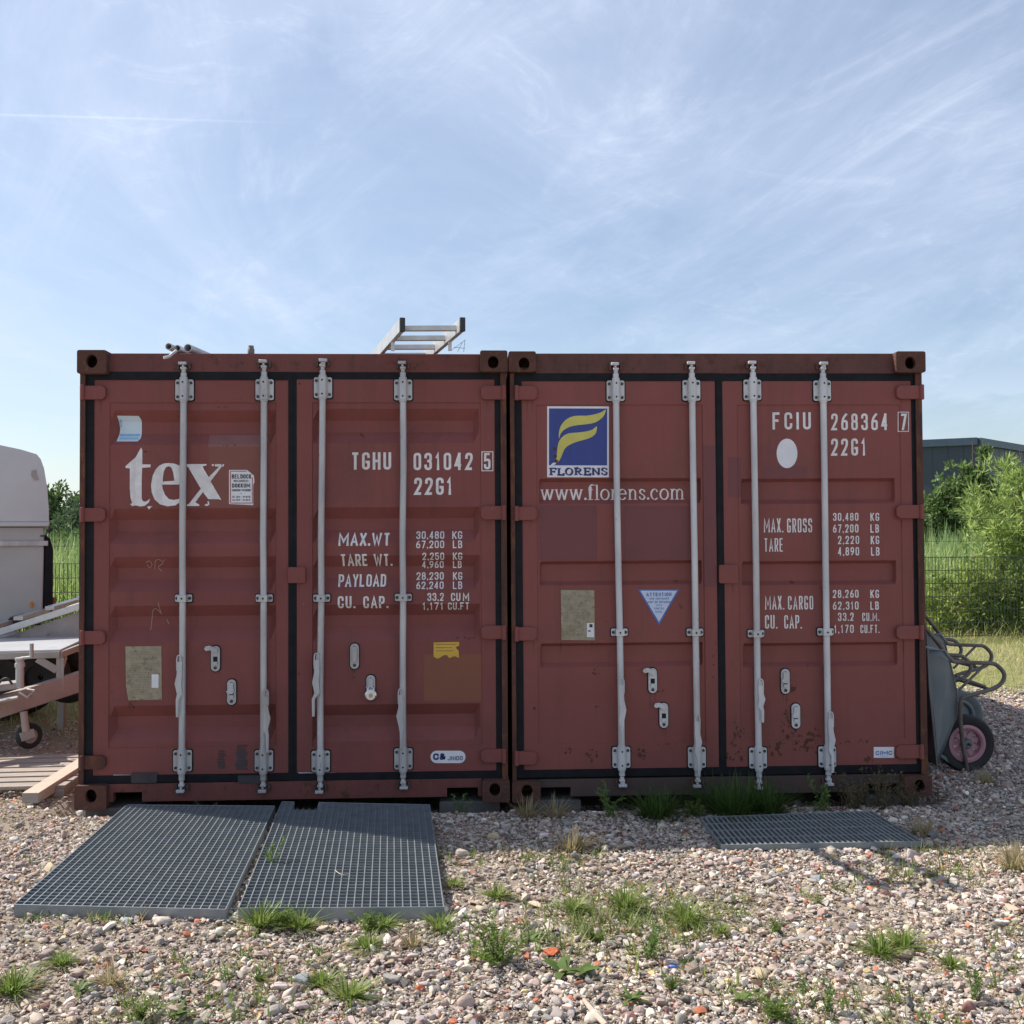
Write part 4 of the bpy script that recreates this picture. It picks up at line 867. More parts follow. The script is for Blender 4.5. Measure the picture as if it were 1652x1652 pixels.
# ------------------------------------------------------------ gravel (one object: nobody could count it)
def ico(sub):
    bm = bmesh.new(); bmesh.ops.create_icosphere(bm, subdivisions=sub, radius=1); V_ = np.array([v.co[:] for v in bm.verts]); F_ = np.array([[v.index for v in f.verts] for f in bm.faces]); bm.free(); return V_, F_
def stone_variants(sub, k, planes):
    V_, F_ = ico(sub); o = []
    for _ in range(k):
        v = V_*(1+rng.normal(0, .08, (len(V_), 1)))
        for _ in range(planes):
            n_ = rng.normal(size=3); n_ /= np.linalg.norm(n_); d = rng.uniform(.36, .80); t = v@n_; v = v-np.maximum(t-d, 0)[:, None]*n_
        o.append(v)
    return o, F_
PAL = np.array([1.20, 1.13, 1.07])*np.array([(.56, .51, .46), (.47, .42, .375), (.36, .345, .335), (.25, .245, .245), (.43, .33, .30), (.44, .36, .27), (.12, .12, .125), (.46, .145, .07), (.24, .12, .105), (.55, .45, .24), (.31, .235, .215), (.68, .65, .62)])
PW = np.array([.20, .17, .15, .08, .11, .08, .035, .019, .04, .012, .055, .065]); PW /= PW.sum()
GRATES = []                           # footprints to keep clear of stones (filled below)
def quads(px): return [G(a, b, .03) for a, b in px]
GA = [(205, 1298), (443, 1300), (364, 1467), (23, 1459)]
GB_ = [(455, 1293), (693, 1298), (716, 1463), (385, 1465)]
GC = [(1130, 1318), (1405, 1308), (1487, 1357), (1165, 1363)]
def inpoly(x, y, q):
    r_ = np.ones(len(x), bool)
    for i in range(4):
        a, b = q[i], q[(i+1) % 4]; r_ &= ((b.x-a.x)*(y-a.y)-(b.y-a.y)*(x-a.x)) < 0.0
    return r_
FOOT = [[G(a, b, z_) for a, b in q] for q, z_ in ((GA, .04), (GB_, .04), (GC, .012))]
def soil(x, y):                      # 1 = trodden soil showing between the stones
    f = np.sin(x*1.25+2.1*np.sin(y*.9+.4))*np.sin(y*1.9+.9*np.sin(x*1.6+1))+.35*np.sin(x*4.1+y*2.3)*np.sin(y*4.7-x*1.9)+.25*np.exp(-((x-.55)**2/1.1+(y+1.75)**2/.5))*3
    return np.clip((f-.18)/.5, 0, 1)
def scatter(n, x0, x1, y0, y1):
    x = rng.uniform(x0, x1, n); y = rng.uniform(y0, y1, n); keep = np.ones(n, bool)
    for q in FOOT: keep &= ~inpoly(x, y, q)
    keep &= ~((abs(x) < 2.5) & (y > .35))
    d = np.stack([x, y, np.zeros(n)], 1)-CAM; D = d@fw; U = d@rt2
    keep &= (D > .5) & (abs(U) < D*.5+1.7)
    # denser, cleaner gravel on some patches, litter and soil on others
    s_ = soil(x, y); p = gmask(x, y)*(1-.55*s_); p = np.where((x < -2.5) & (y > -.45), p*.28, p)
    keep &= rng.uniform(0, 1, n) < p
    return x[keep], y[keep]
VV, FF, TT, SM = [], [], [], []; off = 0
for sub, k, pl_, cnt, lo, hi, sc, yr in ((1, 30, 7, 170000, .006, .014, 0, (-3.6, 4.4)), (2, 26, 16, 34000, .011, .025, 1, (-3.6, -.9)), (1, 26, 8, 42000, .011, .025, 1, (-.9, 4.4)), (2, 24, 18, 3000, .023, .042, 2, (-3.6, 4.4)), (0, 20, 3, 260000, .003, .009, 3, (-3.6, 2.5))):
    vs_, F_ = stone_variants(sub, k, pl_) if sub else (None, None)
    if not sub:
        bm = bmesh.new(); bmesh.ops.create_icosphere(bm, subdivisions=1, radius=1); bm.free()
        base = np.array([(1, 0, 0), (-1, 0, 0), (0, 1, 0), (0, -1, 0), (0, 0, 1), (0, 0, -1)], float); F_ = np.array([(0, 2, 4), (2, 1, 4), (1, 3, 4), (3, 0, 4), (2, 0, 5), (1, 2, 5), (3, 1, 5), (0, 3, 5)])
        vs_ = [base*(1+rng.normal(0, .2, (6, 1)))+rng.normal(0, .12, (6, 3)) for _ in range(k)]
    x, y = scatter(int(cnt*1.27), -5.8, 7.7, *yr); n = len(x)
    r_ = lo+(hi-lo)*rng.uniform(0, 1, n)**1.7
    sx_ = r_*rng.uniform(.9, 1.6, n); sy_ = r_*rng.uniform(.6, 1.05, n); sz_ = r_*rng.uniform(.38, .80, n)
    yaw = rng.uniform(0, 6.283, n); t1 = rng.normal(0, .5, n)
    cy_, sy2 = np.cos(yaw), np.sin(yaw); ct, st_ = np.cos(t1), np.sin(t1)
    z = gh(x, y)+sz_*rng.uniform(.25, .75, n)+np.where(sc == 3, .004, 0)+rng.uniform(0, .008, n)
    ci = rng.choice(len(PAL), n, p=PW); col = PAL[ci]*(rng.uniform(.62, 1.28, (n, 1)))*(1+rng.normal(0, .03, (n, 3)))
    var = rng.integers(0, k, n)
    for q in range(k):
        id_ = np.where(var == q)[0]
        if not len(id_): continue
        v = vs_[q][None]*np.stack([sx_[id_], sy_[id_], sz_[id_]], 1)[:, None]
        a, b, c_2 = v[..., 0], v[..., 1]*ct[id_, None]-v[..., 2]*st_[id_, None], v[..., 1]*st_[id_, None]+v[..., 2]*ct[id_, None]
        vx = a*cy_[id_, None]-b*sy2[id_, None]+x[id_, None]; vy = a*sy2[id_, None]+b*cy_[id_, None]+y[id_, None]; vz = c_2+z[id_, None]
        V_ = np.stack([vx, vy, vz], -1); m_ = V_.shape[1]
        VV.append(V_.reshape(-1, 3)); FF.append((F_[None]+(np.arange(len(id_))*m_)[:, None, None]+off).reshape(-1, 3)); TT.append(np.repeat(col[id_], m_, 0)); SM.append(np.full(len(id_)*len(F_), sc in (1, 2) and q % 3 == 0)); off += len(id_)*m_
tag(npmesh('gravel', np.concatenate(VV), np.concatenate(FF), 'gravel', tint=np.clip(np.concatenate(TT), 0, 1), smooth=np.concatenate(SM)), kind='stuff', label='pale mixed gravel of rounded stones and brick bits covering the yard', cat='gravel')

# ------------------------------------------------------------ blades and leaves
def blades(bx, by, bz, az, lean, Ls, Ws, tint, seg=3, droop=.6):
    """curved tapering blades, one per entry"""
    n = len(bx); V_ = np.zeros((n, (seg+1)*2, 3)); dx, dy = np.cos(az), np.sin(az); px_, py_ = -dy, dx
    for s_ in range(seg+1):
        t = s_/seg; hor = Ls*(np.sin(lean)*t+droop*np.sin(lean)*t*t*.5); ver = Ls*(np.cos(lean)*t-droop*.35*t*t*np.sin(lean)); w_ = Ws*(1-t**1.6)*.5+Ws*.04
        cx_, cy_, cz_ = bx+dx*hor, by+dy*hor, bz+ver
        V_[:, 2*s_] = np.stack([cx_-px_*w_, cy_-py_*w_, cz_], 1); V_[:, 2*s_+1] = np.stack([cx_+px_*w_, cy_+py_*w_, cz_], 1)
    f = np.array([(2*s_, 2*s_+1, 2*s_+3, 2*s_+2) for s_ in range(seg)]); m_ = (seg+1)*2
    return V_.reshape(-1, 3), (f[None]+(np.arange(n)*m_)[:, None, None]).reshape(-1, 4), np.repeat(tint, m_, 0)
def leaves(p, d, L_, W_, tint):
    """diamond leaves: p base points, d unit directions"""
    n = len(p); rnd = rng.normal(size=(n, 3)); s_ = np.cross(d, rnd); s_ /= np.linalg.norm(s_, axis=1)[:, None]; nn = np.cross(s_, d)
    a = p; b = p+d*(L_*.45)[:, None]+s_*(W_*.5)[:, None]+nn*(W_*.12)[:, None]; c_2 = p+d*L_[:, None]; e = p+d*(L_*.45)[:, None]-s_*(W_*.5)[:, None]+nn*(W_*.12)[:, None]
    V_ = np.stack([a, b, c_2, e], 1).reshape(-1, 3); F_ = np.arange(4*n).reshape(n, 4); return V_, F_, np.repeat(tint, 4, 0)
def tints(n, a, b, j=.15):
    t = rng.uniform(0, 1, (n, 1)); return np.clip((np.array(a)*(1-t)+np.array(b)*t)*(1+rng.normal(0, j, (n, 1))), .005, 1)
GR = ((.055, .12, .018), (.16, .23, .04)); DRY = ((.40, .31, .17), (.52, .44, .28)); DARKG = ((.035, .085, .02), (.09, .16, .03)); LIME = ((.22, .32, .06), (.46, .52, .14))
def cat_(parts):
    V_, F_, T_ = [], [], []; o = 0
    for v, f, t in parts: V_.append(v); F_.append(f+o); T_.append(t); o += len(v)
    return np.concatenate(V_), np.concatenate(F_), np.concatenate(T_)

# dry straw and small litter lying in the gravel
def litter(n, x0, x1, y0, y1, name, lab, L0=.02, L1=.09, lean=1.45, tc_=DRY, W=.003):
    x = rng.uniform(x0, x1, n); y = rng.uniform(y0, y1, n)
    k = (np.sin(x*1.9+1.2*np.sin(y*1.3))*np.sin(y*2.6+.4) > rng.uniform(-1.1, .9, n)); 
    for q in FOOT: k &= ~inpoly(x, y, q)
    x, y = x[k], y[k]; n = len(x)
    V_, F_, T_ = blades(x, y, gh(x, y)+.014, rng.uniform(0, 6.28, n), np.full(n, lean)+rng.normal(0, .08, n), rng.uniform(L0, L1, n), rng.uniform(.5, 1.3, n)*W, tints(n, *tc_), 3, .2)
    tag(npmesh(name, V_, F_, 'grass', tint=T_), kind='stuff', label=lab, cat='litter')
litter(16000, -4.4, 5.5, -3.2, .2, 'straw_litter', 'dry straw and stalk bits strewn through the gravel')
litter(9000, -5.5, -2.5, -.9, 3.4, 'straw_litter', 'dense dry straw over the dirt left of the containers', .04, .17, 1.35)
def sprigs(n, x0, x1, y0, y1, name, lab, L0, L1, tc_, thr=.1):
    x = rng.uniform(x0, x1, n); y = rng.uniform(y0, y1, n); f = np.sin(x*2.9+1.7*np.sin(y*1.9))*np.sin(y*3.3+.9+np.sin(x*1.1)); k = f > rng.uniform(thr, 1.1, n)
    for q in FOOT: k &= ~inpoly(x, y, q)
    x, y = x[k], y[k]; m_ = 7; x = np.repeat(x, m_)+rng.normal(0, .012, len(x)*m_); y = np.repeat(y, m_)+rng.normal(0, .012, len(y)*m_); n = len(x)
    V_, F_, T_ = blades(x, y, gh(x, y)+.004, rng.uniform(0, 6.28, n), rng.uniform(.2, 1.15, n), rng.uniform(L0, L1, n), rng.uniform(.003, .007, n), tints(n, *tc_), 3, .5)
    tag(npmesh(name, V_, F_, 'grass', tint=T_), kind='stuff', label=lab, cat='weeds')
sprigs(3600, -3.8, 3.6, -3.2, -.9, 'ground_cover', 'sparse tiny green weeds sprouting through the foreground gravel', .03, .075, ((.12, .20, .04), (.30, .36, .10)), .0)
sprigs(1000, -.3, 2.0, -2.6, -1.2, 'ground_cover', 'low weeds spread through the soil patch in the central foreground', .04, .10, ((.13, .21, .04), (.34, .38, .12)), -.2)
sprigs(1300, -3.4, 3.0, -3.1, -.9, 'ground_cover', 'sparse brown and straw coloured dead sprigs in the foreground', .03, .08, ((.22, .15, .08), (.46, .38, .2)), .0)

# ------------------------------------------------------------ countable weeds
def frame_at(px, py): g = G(px, py, -.008); return g.x, g.y, gz(g.x, g.y)
def weed(kind, px, py, size, label, cat=None, group='weeds growing in the gravel', seed=None):
    x, y, z = frame_at(px, py); n2 = {'tuft': 'grass_tuft', 'dry': 'dry_grass_tuft', 'bushy': 'leafy_weed', 'rosette': 'rosette_weed', 'upright': 'upright_weed', 'broad': 'broadleaf_weed', 'dark': 'grass_tuft', 'dead': 'dead_plant'}[kind]
    sz = size*{'dead': 1, 'rosette': .72, 'broad': .95, 'upright': 1.0}.get(kind, 1.15); z += .012 if y < -.3 else 0
    if kind in ('tuft', 'dry', 'dark'):
        n = int({'tuft': 130, 'dry': 80, 'dark': 170}[kind]*max(.6, sz/.12)); r_ = sz*(.22 if kind != 'dark' else .3); a = rng.uniform(0, 6.28, n); rr = r_*rng.uniform(0, 1, n)**.7
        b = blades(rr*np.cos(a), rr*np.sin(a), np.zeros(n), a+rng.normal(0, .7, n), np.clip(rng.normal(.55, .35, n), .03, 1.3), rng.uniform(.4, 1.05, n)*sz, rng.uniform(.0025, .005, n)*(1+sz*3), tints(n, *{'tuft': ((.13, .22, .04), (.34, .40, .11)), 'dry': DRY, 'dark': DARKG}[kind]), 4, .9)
        nd = n//6; a2 = rng.uniform(0, 6.28, nd)
        b2 = blades(np.cos(a2)*r_*.5, np.sin(a2)*r_*.5, np.zeros(nd), a2, rng.uniform(.6, 1.4, nd), rng.uniform(.4, .9, nd)*sz, np.full(nd, .003), tints(nd, *DRY), 3, .9)
        V_, F_, T_ = cat_([b, b2])
    elif kind in ('bushy', 'upright', 'dead'):
        ns = {'bushy': 16, 'upright': 4, 'dead': 26}[kind]; ps, ds, st = [], [], []
        for i in range(ns):
            a = rng.uniform(0, 6.28); le = rng.uniform(.05, .75 if kind != 'upright' else .3); L_ = sz*rng.uniform(.55, 1.05); p = np.array([rng.normal(0, sz*.10), rng.normal(0, sz*.10), 0.]); st.append(p.copy())
            d = np.array([math.sin(le)*math.cos(a), math.sin(le)*math.sin(a), math.cos(le)]); m_ = 16 if kind == 'bushy' else 22
            for k in range(m_):
                p = p+d*L_/m_; d = d+rng.normal(0, .06, 3); d /= np.linalg.norm(d)
                for _ in range(3 if kind != 'dead' else 1):
                    q = rng.normal(size=3)*.8+d*.7; q[2] += .25 if kind != 'dead' else -.5; ps.append(p.copy()); ds.append(q/np.linalg.norm(q))
            st.append(p)
        ps, ds = np.array(ps), np.array(ds); n = len(ps)
        tc_ = {'bushy': ((.10, .19, .03), (.25, .33, .08)), 'upright': ((.10, .19, .05), (.26, .36, .11)), 'dead': ((.10, .07, .045), (.22, .16, .10))}[kind]
        b = leaves(ps, ds, rng.uniform(.6, 1.2, n)*sz*(.13 if kind != 'dead' else .09), rng.uniform(.6, 1.2, n)*sz*.032, tints(n, *tc_))
        bx = np.array([s_[0] for s_ in st[::2]]); by = np.array([s_[1] for s_ in st[::2]]); dd_ = np.array([st[2*i+1]-st[2*i] for i in range(ns)]); Lx = np.linalg.norm(dd_, axis=1)
        b2 = blades(bx, by, np.zeros(ns), np.arctan2(dd_[:, 1], dd_[:, 0]), np.arccos(np.clip(dd_[:, 2]/Lx, -1, 1)), Lx, np.full(ns, .004 if kind != 'dead' else .0035), tints(ns, (.12, .16, .05) if kind != 'dead' else (.16, .11, .07), (.18, .2, .07) if kind != 'dead' else (.22, .16, .1)), 4, .1)
        V_, F_, T_ = cat_([b, b2])
    else:
        n = 14 if kind == 'rosette' else 7; a = rng.uniform(0, 6.28, n); 
        b = blades(np.zeros(n), np.zeros(n), np.full(n, .006), a, rng.uniform(.7, 1.35, n) if kind == 'rosette' else rng.uniform(.8, 1.4, n), rng.uniform(.6, 1.1, n)*sz, rng.uniform(.20, .32, n)*sz if kind == 'rosette' else rng.uniform(.42, .55, n)*sz, tints(n, (.12, .20, .06), (.24, .32, .10)), 5, .6)
        V_, F_, T_ = b
    V_ = V_*np.array([1.1, 1.1, rng.uniform(.8, 1.05)*(.66 if kind in ('tuft', 'bushy') else 1)]); o = npmesh(n2, V_, F_, 'grass', tint=T_); o.location = (x, y, z)
    tag(o, label, cat or {'tuft': 'grass', 'dry': 'dry grass', 'dark': 'grass', 'dead': 'dead plant'}.get(kind, 'weed'), group)
W = [
 ('tuft', 1108, 1490, .13, 'thickest bright green grass tuft in the central gravel, right of the feathery weed'),
 ('tuft', 1008, 1468, .12, 'spiky green grass tuft in the gravel between the two central weed patches'),
 ('tuft', 928, 1470, .10, 'green grass clump in the gravel left of centre, below the container gap'),
 ('tuft', 802, 1450, .09, 'short yellow-green grass tuft right of the middle grating'),
 ('bushy', 796, 1556, .20, 'dense bushy green weed in the gravel just right of the middle grating'),
 ('upright', 1052, 1552, .19, 'tall feathery green weed standing alone in the central foreground gravel'),
 ('broad', 905, 1570, .08, 'low broad-leaved green weed lying flat in the central gravel'),
 ('broad', 942, 1572, .08, 'second broad-leaved weed beside the flat green one in the central gravel'),
 ('rosette', 856, 1520, .09, 'small weed with two upright oval leaves near the bushy weed'),
 ('bushy', 955, 1520, .09, 'low ragged weed left of the tall feathery weed'),
 ('tuft', 420, 1498, .13, 'long brownish-green grass patch along the front edge between the gratings'),
 ('bushy', 452, 1500, .11, 'leafy green patch against the left front edge of the middle grating'),
 ('tuft', 484, 1500, .11, 'bright grass at the front edge of the middle grating, left part'),
 ('bushy', 597, 1502, .11, 'bright green leafy clump under the front edge of the middle grating'),
 ('tuft', 618, 1496, .09, 'small grass tuft at the front edge of the middle grating, right part'),
 ('dry', 668, 1526, .08, 'dry brown grass tuft in the gravel below the middle grating'),
 ('tuft', 593, 1530, .09, 'thin green tuft one step in front of the middle grating'),
 ('tuft', 520, 1590, .09, 'small bright tuft beside the dark blue-grey rock'),
 ('tuft', 563, 1612, .10, 'flattened green grass tuft right of the dark blue-grey rock'),
 ('bushy', 420, 1585, .06, 'tiny weed left of the dark blue-grey rock'),
 ('tuft', 100, 1560, .08, 'bright green tuft in the left foreground gravel'),
 ('tuft', 20, 1605, .12, 'green grass tuft at the left edge of the foreground'),
 ('rosette', 128, 1606, .08, 'pale green flat-leaved weed in the left foreground'),
 ('dry', 178, 1592, .09, 'dry brownish weed in the left foreground'),
 ('upright', 365, 1590, .10, 'small upright brown-green weed left of the rock'),
 ('bushy', 228, 1650, .10, 'bright green weed clump at the bottom left edge'),
 ('rosette', 290, 1642, .08, 'spread leafy weed beside the bright clump at the bottom left'),
 ('tuft', 712, 1500, .10, 'thin green tuft at the right front corner of the middle grating'),
 ('tuft', 735, 1432, .07, 'small green weed beside the right edge of the middle grating'),
 ('tuft', 1420, 1540, .11, 'thin green grass tuft in the right foreground gravel, larger one'),
 ('tuft', 1458, 1528, .12, 'tall thin grass stalks just right of the right foreground tuft'),
 ('upright', 1574, 1620, .15, 'upright green weed near the right edge of the foreground'),
 ('bushy', 1250, 1508, .08, 'small green weed in the gravel right of centre'),
 ('bushy', 1262, 1650, .13, 'broad green leafy weed at the bottom right of centre'),
 ('upright', 1325, 1640, .16, 'tall green leafy weed at the bottom, second from the right'),
 ('rosette', 1195, 1620, .08, 'grey-green flat weed right of the bleached stick'),
 ('rosette', 1018, 1618, .08, 'pale leafy weed left of the bleached stick'),
 ('bushy', 1085, 1600, .07, 'small yellow-green weed beside the blue scrap'),
 ('tuft', 1535, 1560, .07, 'tiny tuft in the gravel on the far right foreground'),
 ('tuft', 1163, 1508, .06, 'tiny tuft of grass right of the thick green tuft'),
 ('dry', 925, 1375, .14, 'dead brown grass clump at the shadow edge in front of the right container'),
 ('dry', 1488, 1345, .12, 'dead grass clump beside the right end of the small grating'),
 ('dry', 1640, 1400, .16, 'large straw-coloured grass clump at the right edge of the yard'),
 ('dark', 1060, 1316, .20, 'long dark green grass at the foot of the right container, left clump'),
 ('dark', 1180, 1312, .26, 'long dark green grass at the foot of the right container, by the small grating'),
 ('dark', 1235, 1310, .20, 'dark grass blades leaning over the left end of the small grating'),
 ('upright', 985, 1318, .22, 'dark leafy weed climbing at the fork pocket of the right container'),
 ('bushy', 1120, 1316, .13, 'round dark green weed between the long grass clumps'),
 ('upright', 1320, 1306, .26, 'thin weed with yellow leaf tips in front of the right container sill'),
 ('dead', 1375, 1302, .24, 'tangled dead brown plant under the right container corner, left part'),
 ('dead', 1420, 1298, .26, 'tangled dead brown plant under the right container corner, middle part'),
 ('dead', 1462, 1294, .22, 'tangled dead brown plant under the right container corner, right part'),
 ('upright', 335, 1300, .17, 'green weed in front of the left container sill behind the left grating'),
 ('upright', 442, 1408, .15, 'thin pale green weed growing up through the mesh of the middle grating'),
 ('bushy', 432, 1440, .07, 'small weed poking through the lower left of the middle grating'),
 ('bushy', 610, 1302, .09, 'small green weed behind the far edge of the middle grating'),
 ('upright', 742, 1304, .16, 'pale weed hanging in the fork pocket of the left container'),
 ('dead', 150, 1300, .09, 'small dead plant at the left container corner casting'),
 ('dry', 895, 1315, .14, 'dry grass stalks in front of the right container fork pocket'),
 ('dry', 850, 1316, .12, 'dry grass stalks under the corner where the containers meet'),
 ('dry', 1590, 1262, .12, 'dead grass at the foot of the upended wheelbarrow'),
]
for k, a, b, s_, lab in W: weed(k, a, b, s_, lab)

# ------------------------------------------------------------ rocks, stick, scrap
def rock(px, py, r_, mt, label, sq=.6):
    x, y, z = frame_at(px, py); V_, F_ = stone_variants(3, 1, 12); v = V_[0]*np.array([r_, r_*.8, r_*sq])*1.05; v += rng.normal(0, r_*.008, v.shape)
    o = npmesh('rock', v, F_, mt, smooth=True); o.location = (x, y, z+r_*sq*.6); o.rotation_euler = (0, 0, rng.uniform(0, 6)); tag(o, label, 'stone', 'larger stones lying on the gravel')
for a in ((490, 1588, .042, 'rock', 'dark blue-grey rock on the gravel in front of the middle grating'), (71, 1548, .038, 'rockp', 'greyish rock in the left foreground gravel'), (722, 1338, .024, 'rockw', 'round white stone beside the middle grating, farther one'),
          (727, 1370, .024, 'rockw', 'round white stone beside the middle grating, nearer one'), (855, 1370, .028, 'rockw', 'pale grey round stone in the shadow of the containers'), (867, 1402, .022, 'rockw', 'small white stone lying at the shadow edge'),
          (810, 1345, .026, 'rockw', 'angular white stone in shadow near the container gap'), (679, 1597, .026, 'brick', 'bright orange brick chunk in the foreground'), (35, 1400, .034, 'rockp', 'brownish stone left of the left grating'),
          (133, 1290, .045, 'rockw', 'pale rock piled at the left container corner'), (110, 1305, .04, 'rockp', 'brownish rock piled at the left container corner'), (1462, 1545, .04, 'rockp', 'pinkish rock below the right foreground tuft'),
          (592, 1592, .03, 'rock', 'grey angular stone right of the flattened tuft'), (1320, 1418, .034, 'rock', 'dark stone at the shadow edge in front of the small grating'), (203, 1492, .03, 'rockw', 'pale pointed stone in front of the left grating'),
          (1500, 1345, .04, 'rock', 'grey rock beside the right end of the small grating'), (890, 1540, .034, 'brick', 'dark red brick chunk near the broad-leaved weed')):
    rock(*a)
def on_g(px, py, h=.02):
    g = G(px, py, h-.03); return Vector((g.x, g.y, gz(g.x, g.y)+h))
tag(MB().tube([on_g(942, 1620, .03), on_g(958, 1640, .03), on_g(978, 1662, .028)], [.006, .010, .009], 7).build('bleached_stick', 'wood', None, True), 'bleached pale wooden stick in the foreground gravel', 'stick')
V_, F_ = stone_variants(1, 1, 6); o = npmesh('plastic_scrap', V_[0]*np.array([.022, .012, .006]), F_, mat('blue_plastic', (.08, .22, .7), None, 20, .4)); o.location = on_g(1085, 1568, .03); tag(o, 'small blue plastic scrap on the foreground gravel', 'litter')
tag(MB().tube(smoothpath([on_g(541, 1412, .085), on_g(550, 1418, .085), on_g(563, 1417, .085)], 4), .0016, 5).build('straw_stalk', mat('straw', (.6, .55, .4), None, 9, .7), None, True), 'curved dry straw stalk lying on the middle grating', 'straw')

# ------------------------------------------------------------ gratings
def grating(name, px, zt, th, nb, nr, mt, label, notch=None, bars_across=True, barw=.003, rodw=.0045, edge=.005):
    q = [G(a, b, zt) for a, b in px]; TL, TR, BR, BL = q; cen = (TL+TR+BR+BL)/4
    root = empty('metal_grating', (cen.x, cen.y, zt), label=label, cat='grating', group='steel gratings lying before the containers')
    TL, TR, BR, BL = (p-cen for p in (TL, TR, BR, BL)); TL.z = TR.z = BR.z = BL.z = 0
    def at(u, v): return (TL*(1-u)+TR*u)*(1-v)+(BL*(1-u)+BR*u)*v
    def cutv(u): return notch[2] if notch and notch[0] < u < notch[1] else 0.
    fr = MB()
    def flat(mb, a, b, w_, d, top): mb.bar(a+Vector((0, 0, top-d/2)), b+Vector((0, 0, top-d/2)), w_, d)
    flat(fr, at(1, 0), at(1, 1), edge, th, .0015); flat(fr, at(1, 1), at(0, 1), edge, th, .0012); flat(fr, at(0, 1), at(0, 0), edge, th, .0009)
    if notch:
        u0, u1, v1 = notch; flat(fr, at(0, 0), at(u0, 0), edge, th, .0006); flat(fr, at(u1, 0), at(1, 0), edge, th, .0006)
    else: flat(fr, at(0, 0), at(1, 0), edge, th, .0006)
    fr.build('edge_frame', mt, root, bevel=.0008)
    b = MB(); r2 = MB()
    for i in range(1, nb):
        t = i/nb
        if bars_across:
            segs = [(0, 1)] if not notch or t > notch[2] else [(0, notch[0]), (notch[1], 1)]
            for s0, s1 in segs: flat(b, at(s0, t), at(s1, t), barw, th*.86, -.0010)
        else: flat(b, at(t, 0), at(t, 1), barw, th*.86, -.0010)
    for i in range(1, nr):
        t = i/nr
        if bars_across: flat(r2, at(t, cutv(t)), at(t, 1), rodw, .006, -.0002)
        else: flat(r2, at(0, t), at(1, t), rodw, .006, -.0002)
    b.build('bearing_bars', mt, root); r2.build('cross_rods', mt, root)
    return root
grating('A', GA, .045, .050, 41, 25, 'grate', 'left large square-mesh steel grating lying on the gravel before the tex doors')
grating('B', GB_, .050, .050, 41, 25, 'grate', 'middle large steel grating with a notch cut in its far edge', notch=(.085, .25, .075))
grating('C', GC, .022, .030, 36, 4, 'grated', 'small dull grey grating lying in shadow before the right container', bars_across=False, barw=.010, rodw=.003, edge=.006)

# ------------------------------------------------------------ blocks under the containers
for a, b, c0, c1, lab in ((-2.40, -2.10, .05, .45, 'dark concrete block under the left corner of the left container'), (-.40, -.05, .08, .45, 'dark concrete block under the right corner of the left container'), (.10, .42, .08, .45, 'dark concrete block under the left corner of the right container'), (2.10, 2.42, .08, .45, 'dark concrete block under the right corner of the right container')):
    MBo = MB().box(a, c0, -.16, b, c1, -.004).build('support_block', 'concrete', None, bevel=.008); tag(MBo, lab, 'block', 'blocks carrying the containers')

# ------------------------------------------------------------ roof items
# ladder lying on the roof, its end overhanging the doors
zl = 2.598; A0 = P(649, 530, 5.36); B0 = P(746, 534, 5.36); A0.z = B0.z = zl+.035
dr = Vector((-.235, .97, 0)).normalized(); LL = 3.0
lad = empty('aluminium_ladder', (A0+B0)/2-Vector((0, 0, .035)), label='aluminium ladder lying on the roof of the left container with its end overhanging', cat='ladder'); oo = lad.location
for p in (A0, B0):
    a = p-oo; MB().bar(a, a+dr*LL, .024, .068).build('rail', 'alu', lad, bevel=.002)
    MB().bar(a-dr*.012, a+dr*.010, .028, .073).build('end_cap', 'blackp', lad, bevel=.003)
for k in range(10):
    a = A0-oo+dr*(.10+.28*k); b = B0-oo+dr*(.10+.28*k); MB().bar(a, b, .030, .028).build('rung', 'alu', lad, bevel=.003)
sup = A0-oo+dr*.2
for p in (A0, B0): MB().bar(p-oo+dr*.30-Vector((0, 0, .036)), p-oo+dr*.30-Vector((0, 0, .085)), .010, .02, (1, 0, 0)).build('guide_hook', 'alu', lad)
# scaffold tubes
tubes = [((272, 553), .020, (.10, 1), 1.9, 'leftmost of the three grey scaffold tubes lying on the left container roof', 5.86), ((286, 559), .020, (.13, 1), 2.0, 'middle one of the three grey scaffold tubes lying on the left container roof', 5.92), ((303, 559), .024, (.16, 1), 2.2, 'rightmost and thickest of the three grey tubes lying on the left container roof', 5.90)]
for (pp, r_, d, L_, lab, D) in tubes:
    p = P(*pp, D); p.z = 2.593+r_+(.006 if r_ == .02 else 0); e = p+Vector((d[0]*L_, d[1]*L_, .0)); root = empty('scaffold_tube', p, label=lab, cat='pipe', group='scaffold tubes on the roof')
    ax = (e-p).normalized(); L_ = 1.2; m_ = MB().lathe([(r_, 0), (r_, L_), (r_-.004, L_), (r_-.004, 0)], (0, 0, 0), ax, 16); m_.build('tube', 'galv', root, True)
hk = [P(284, 566, 5.66), P(279, 570, 5.60), P(273, 575, 5.56), P(264, 577, 5.54)]
tag(MB().tube(smoothpath(hk, 4), .008, 7).build('bent_strap', 'galvw', None, True), 'bent metal strap hanging over the roof edge by the tubes', 'strap')
p = P(405, 572, 5.95); tag(MB().lathe([(.001, 0), (.020, 0), (.020, .025), (.016, .03), (.016, .045), (.001, .046)], (p.x, p.y, 2.592), (0, 0, 1), 12).build('pipe_stub', 'tube', None, True), 'short grey pipe stub standing on the left container roof', 'pipe')
mb_ = MB()
for (a, b) in (((727, 566), (751, 548)), ((738, 568), (746, 552)), ((748, 568), (750, 549)), ((732, 560), (750, 562))): mb_.tube([P(*a, 6.2), P(*b, 6.2)], .0014, 5)
p0 = P(740, 574, 6.2)
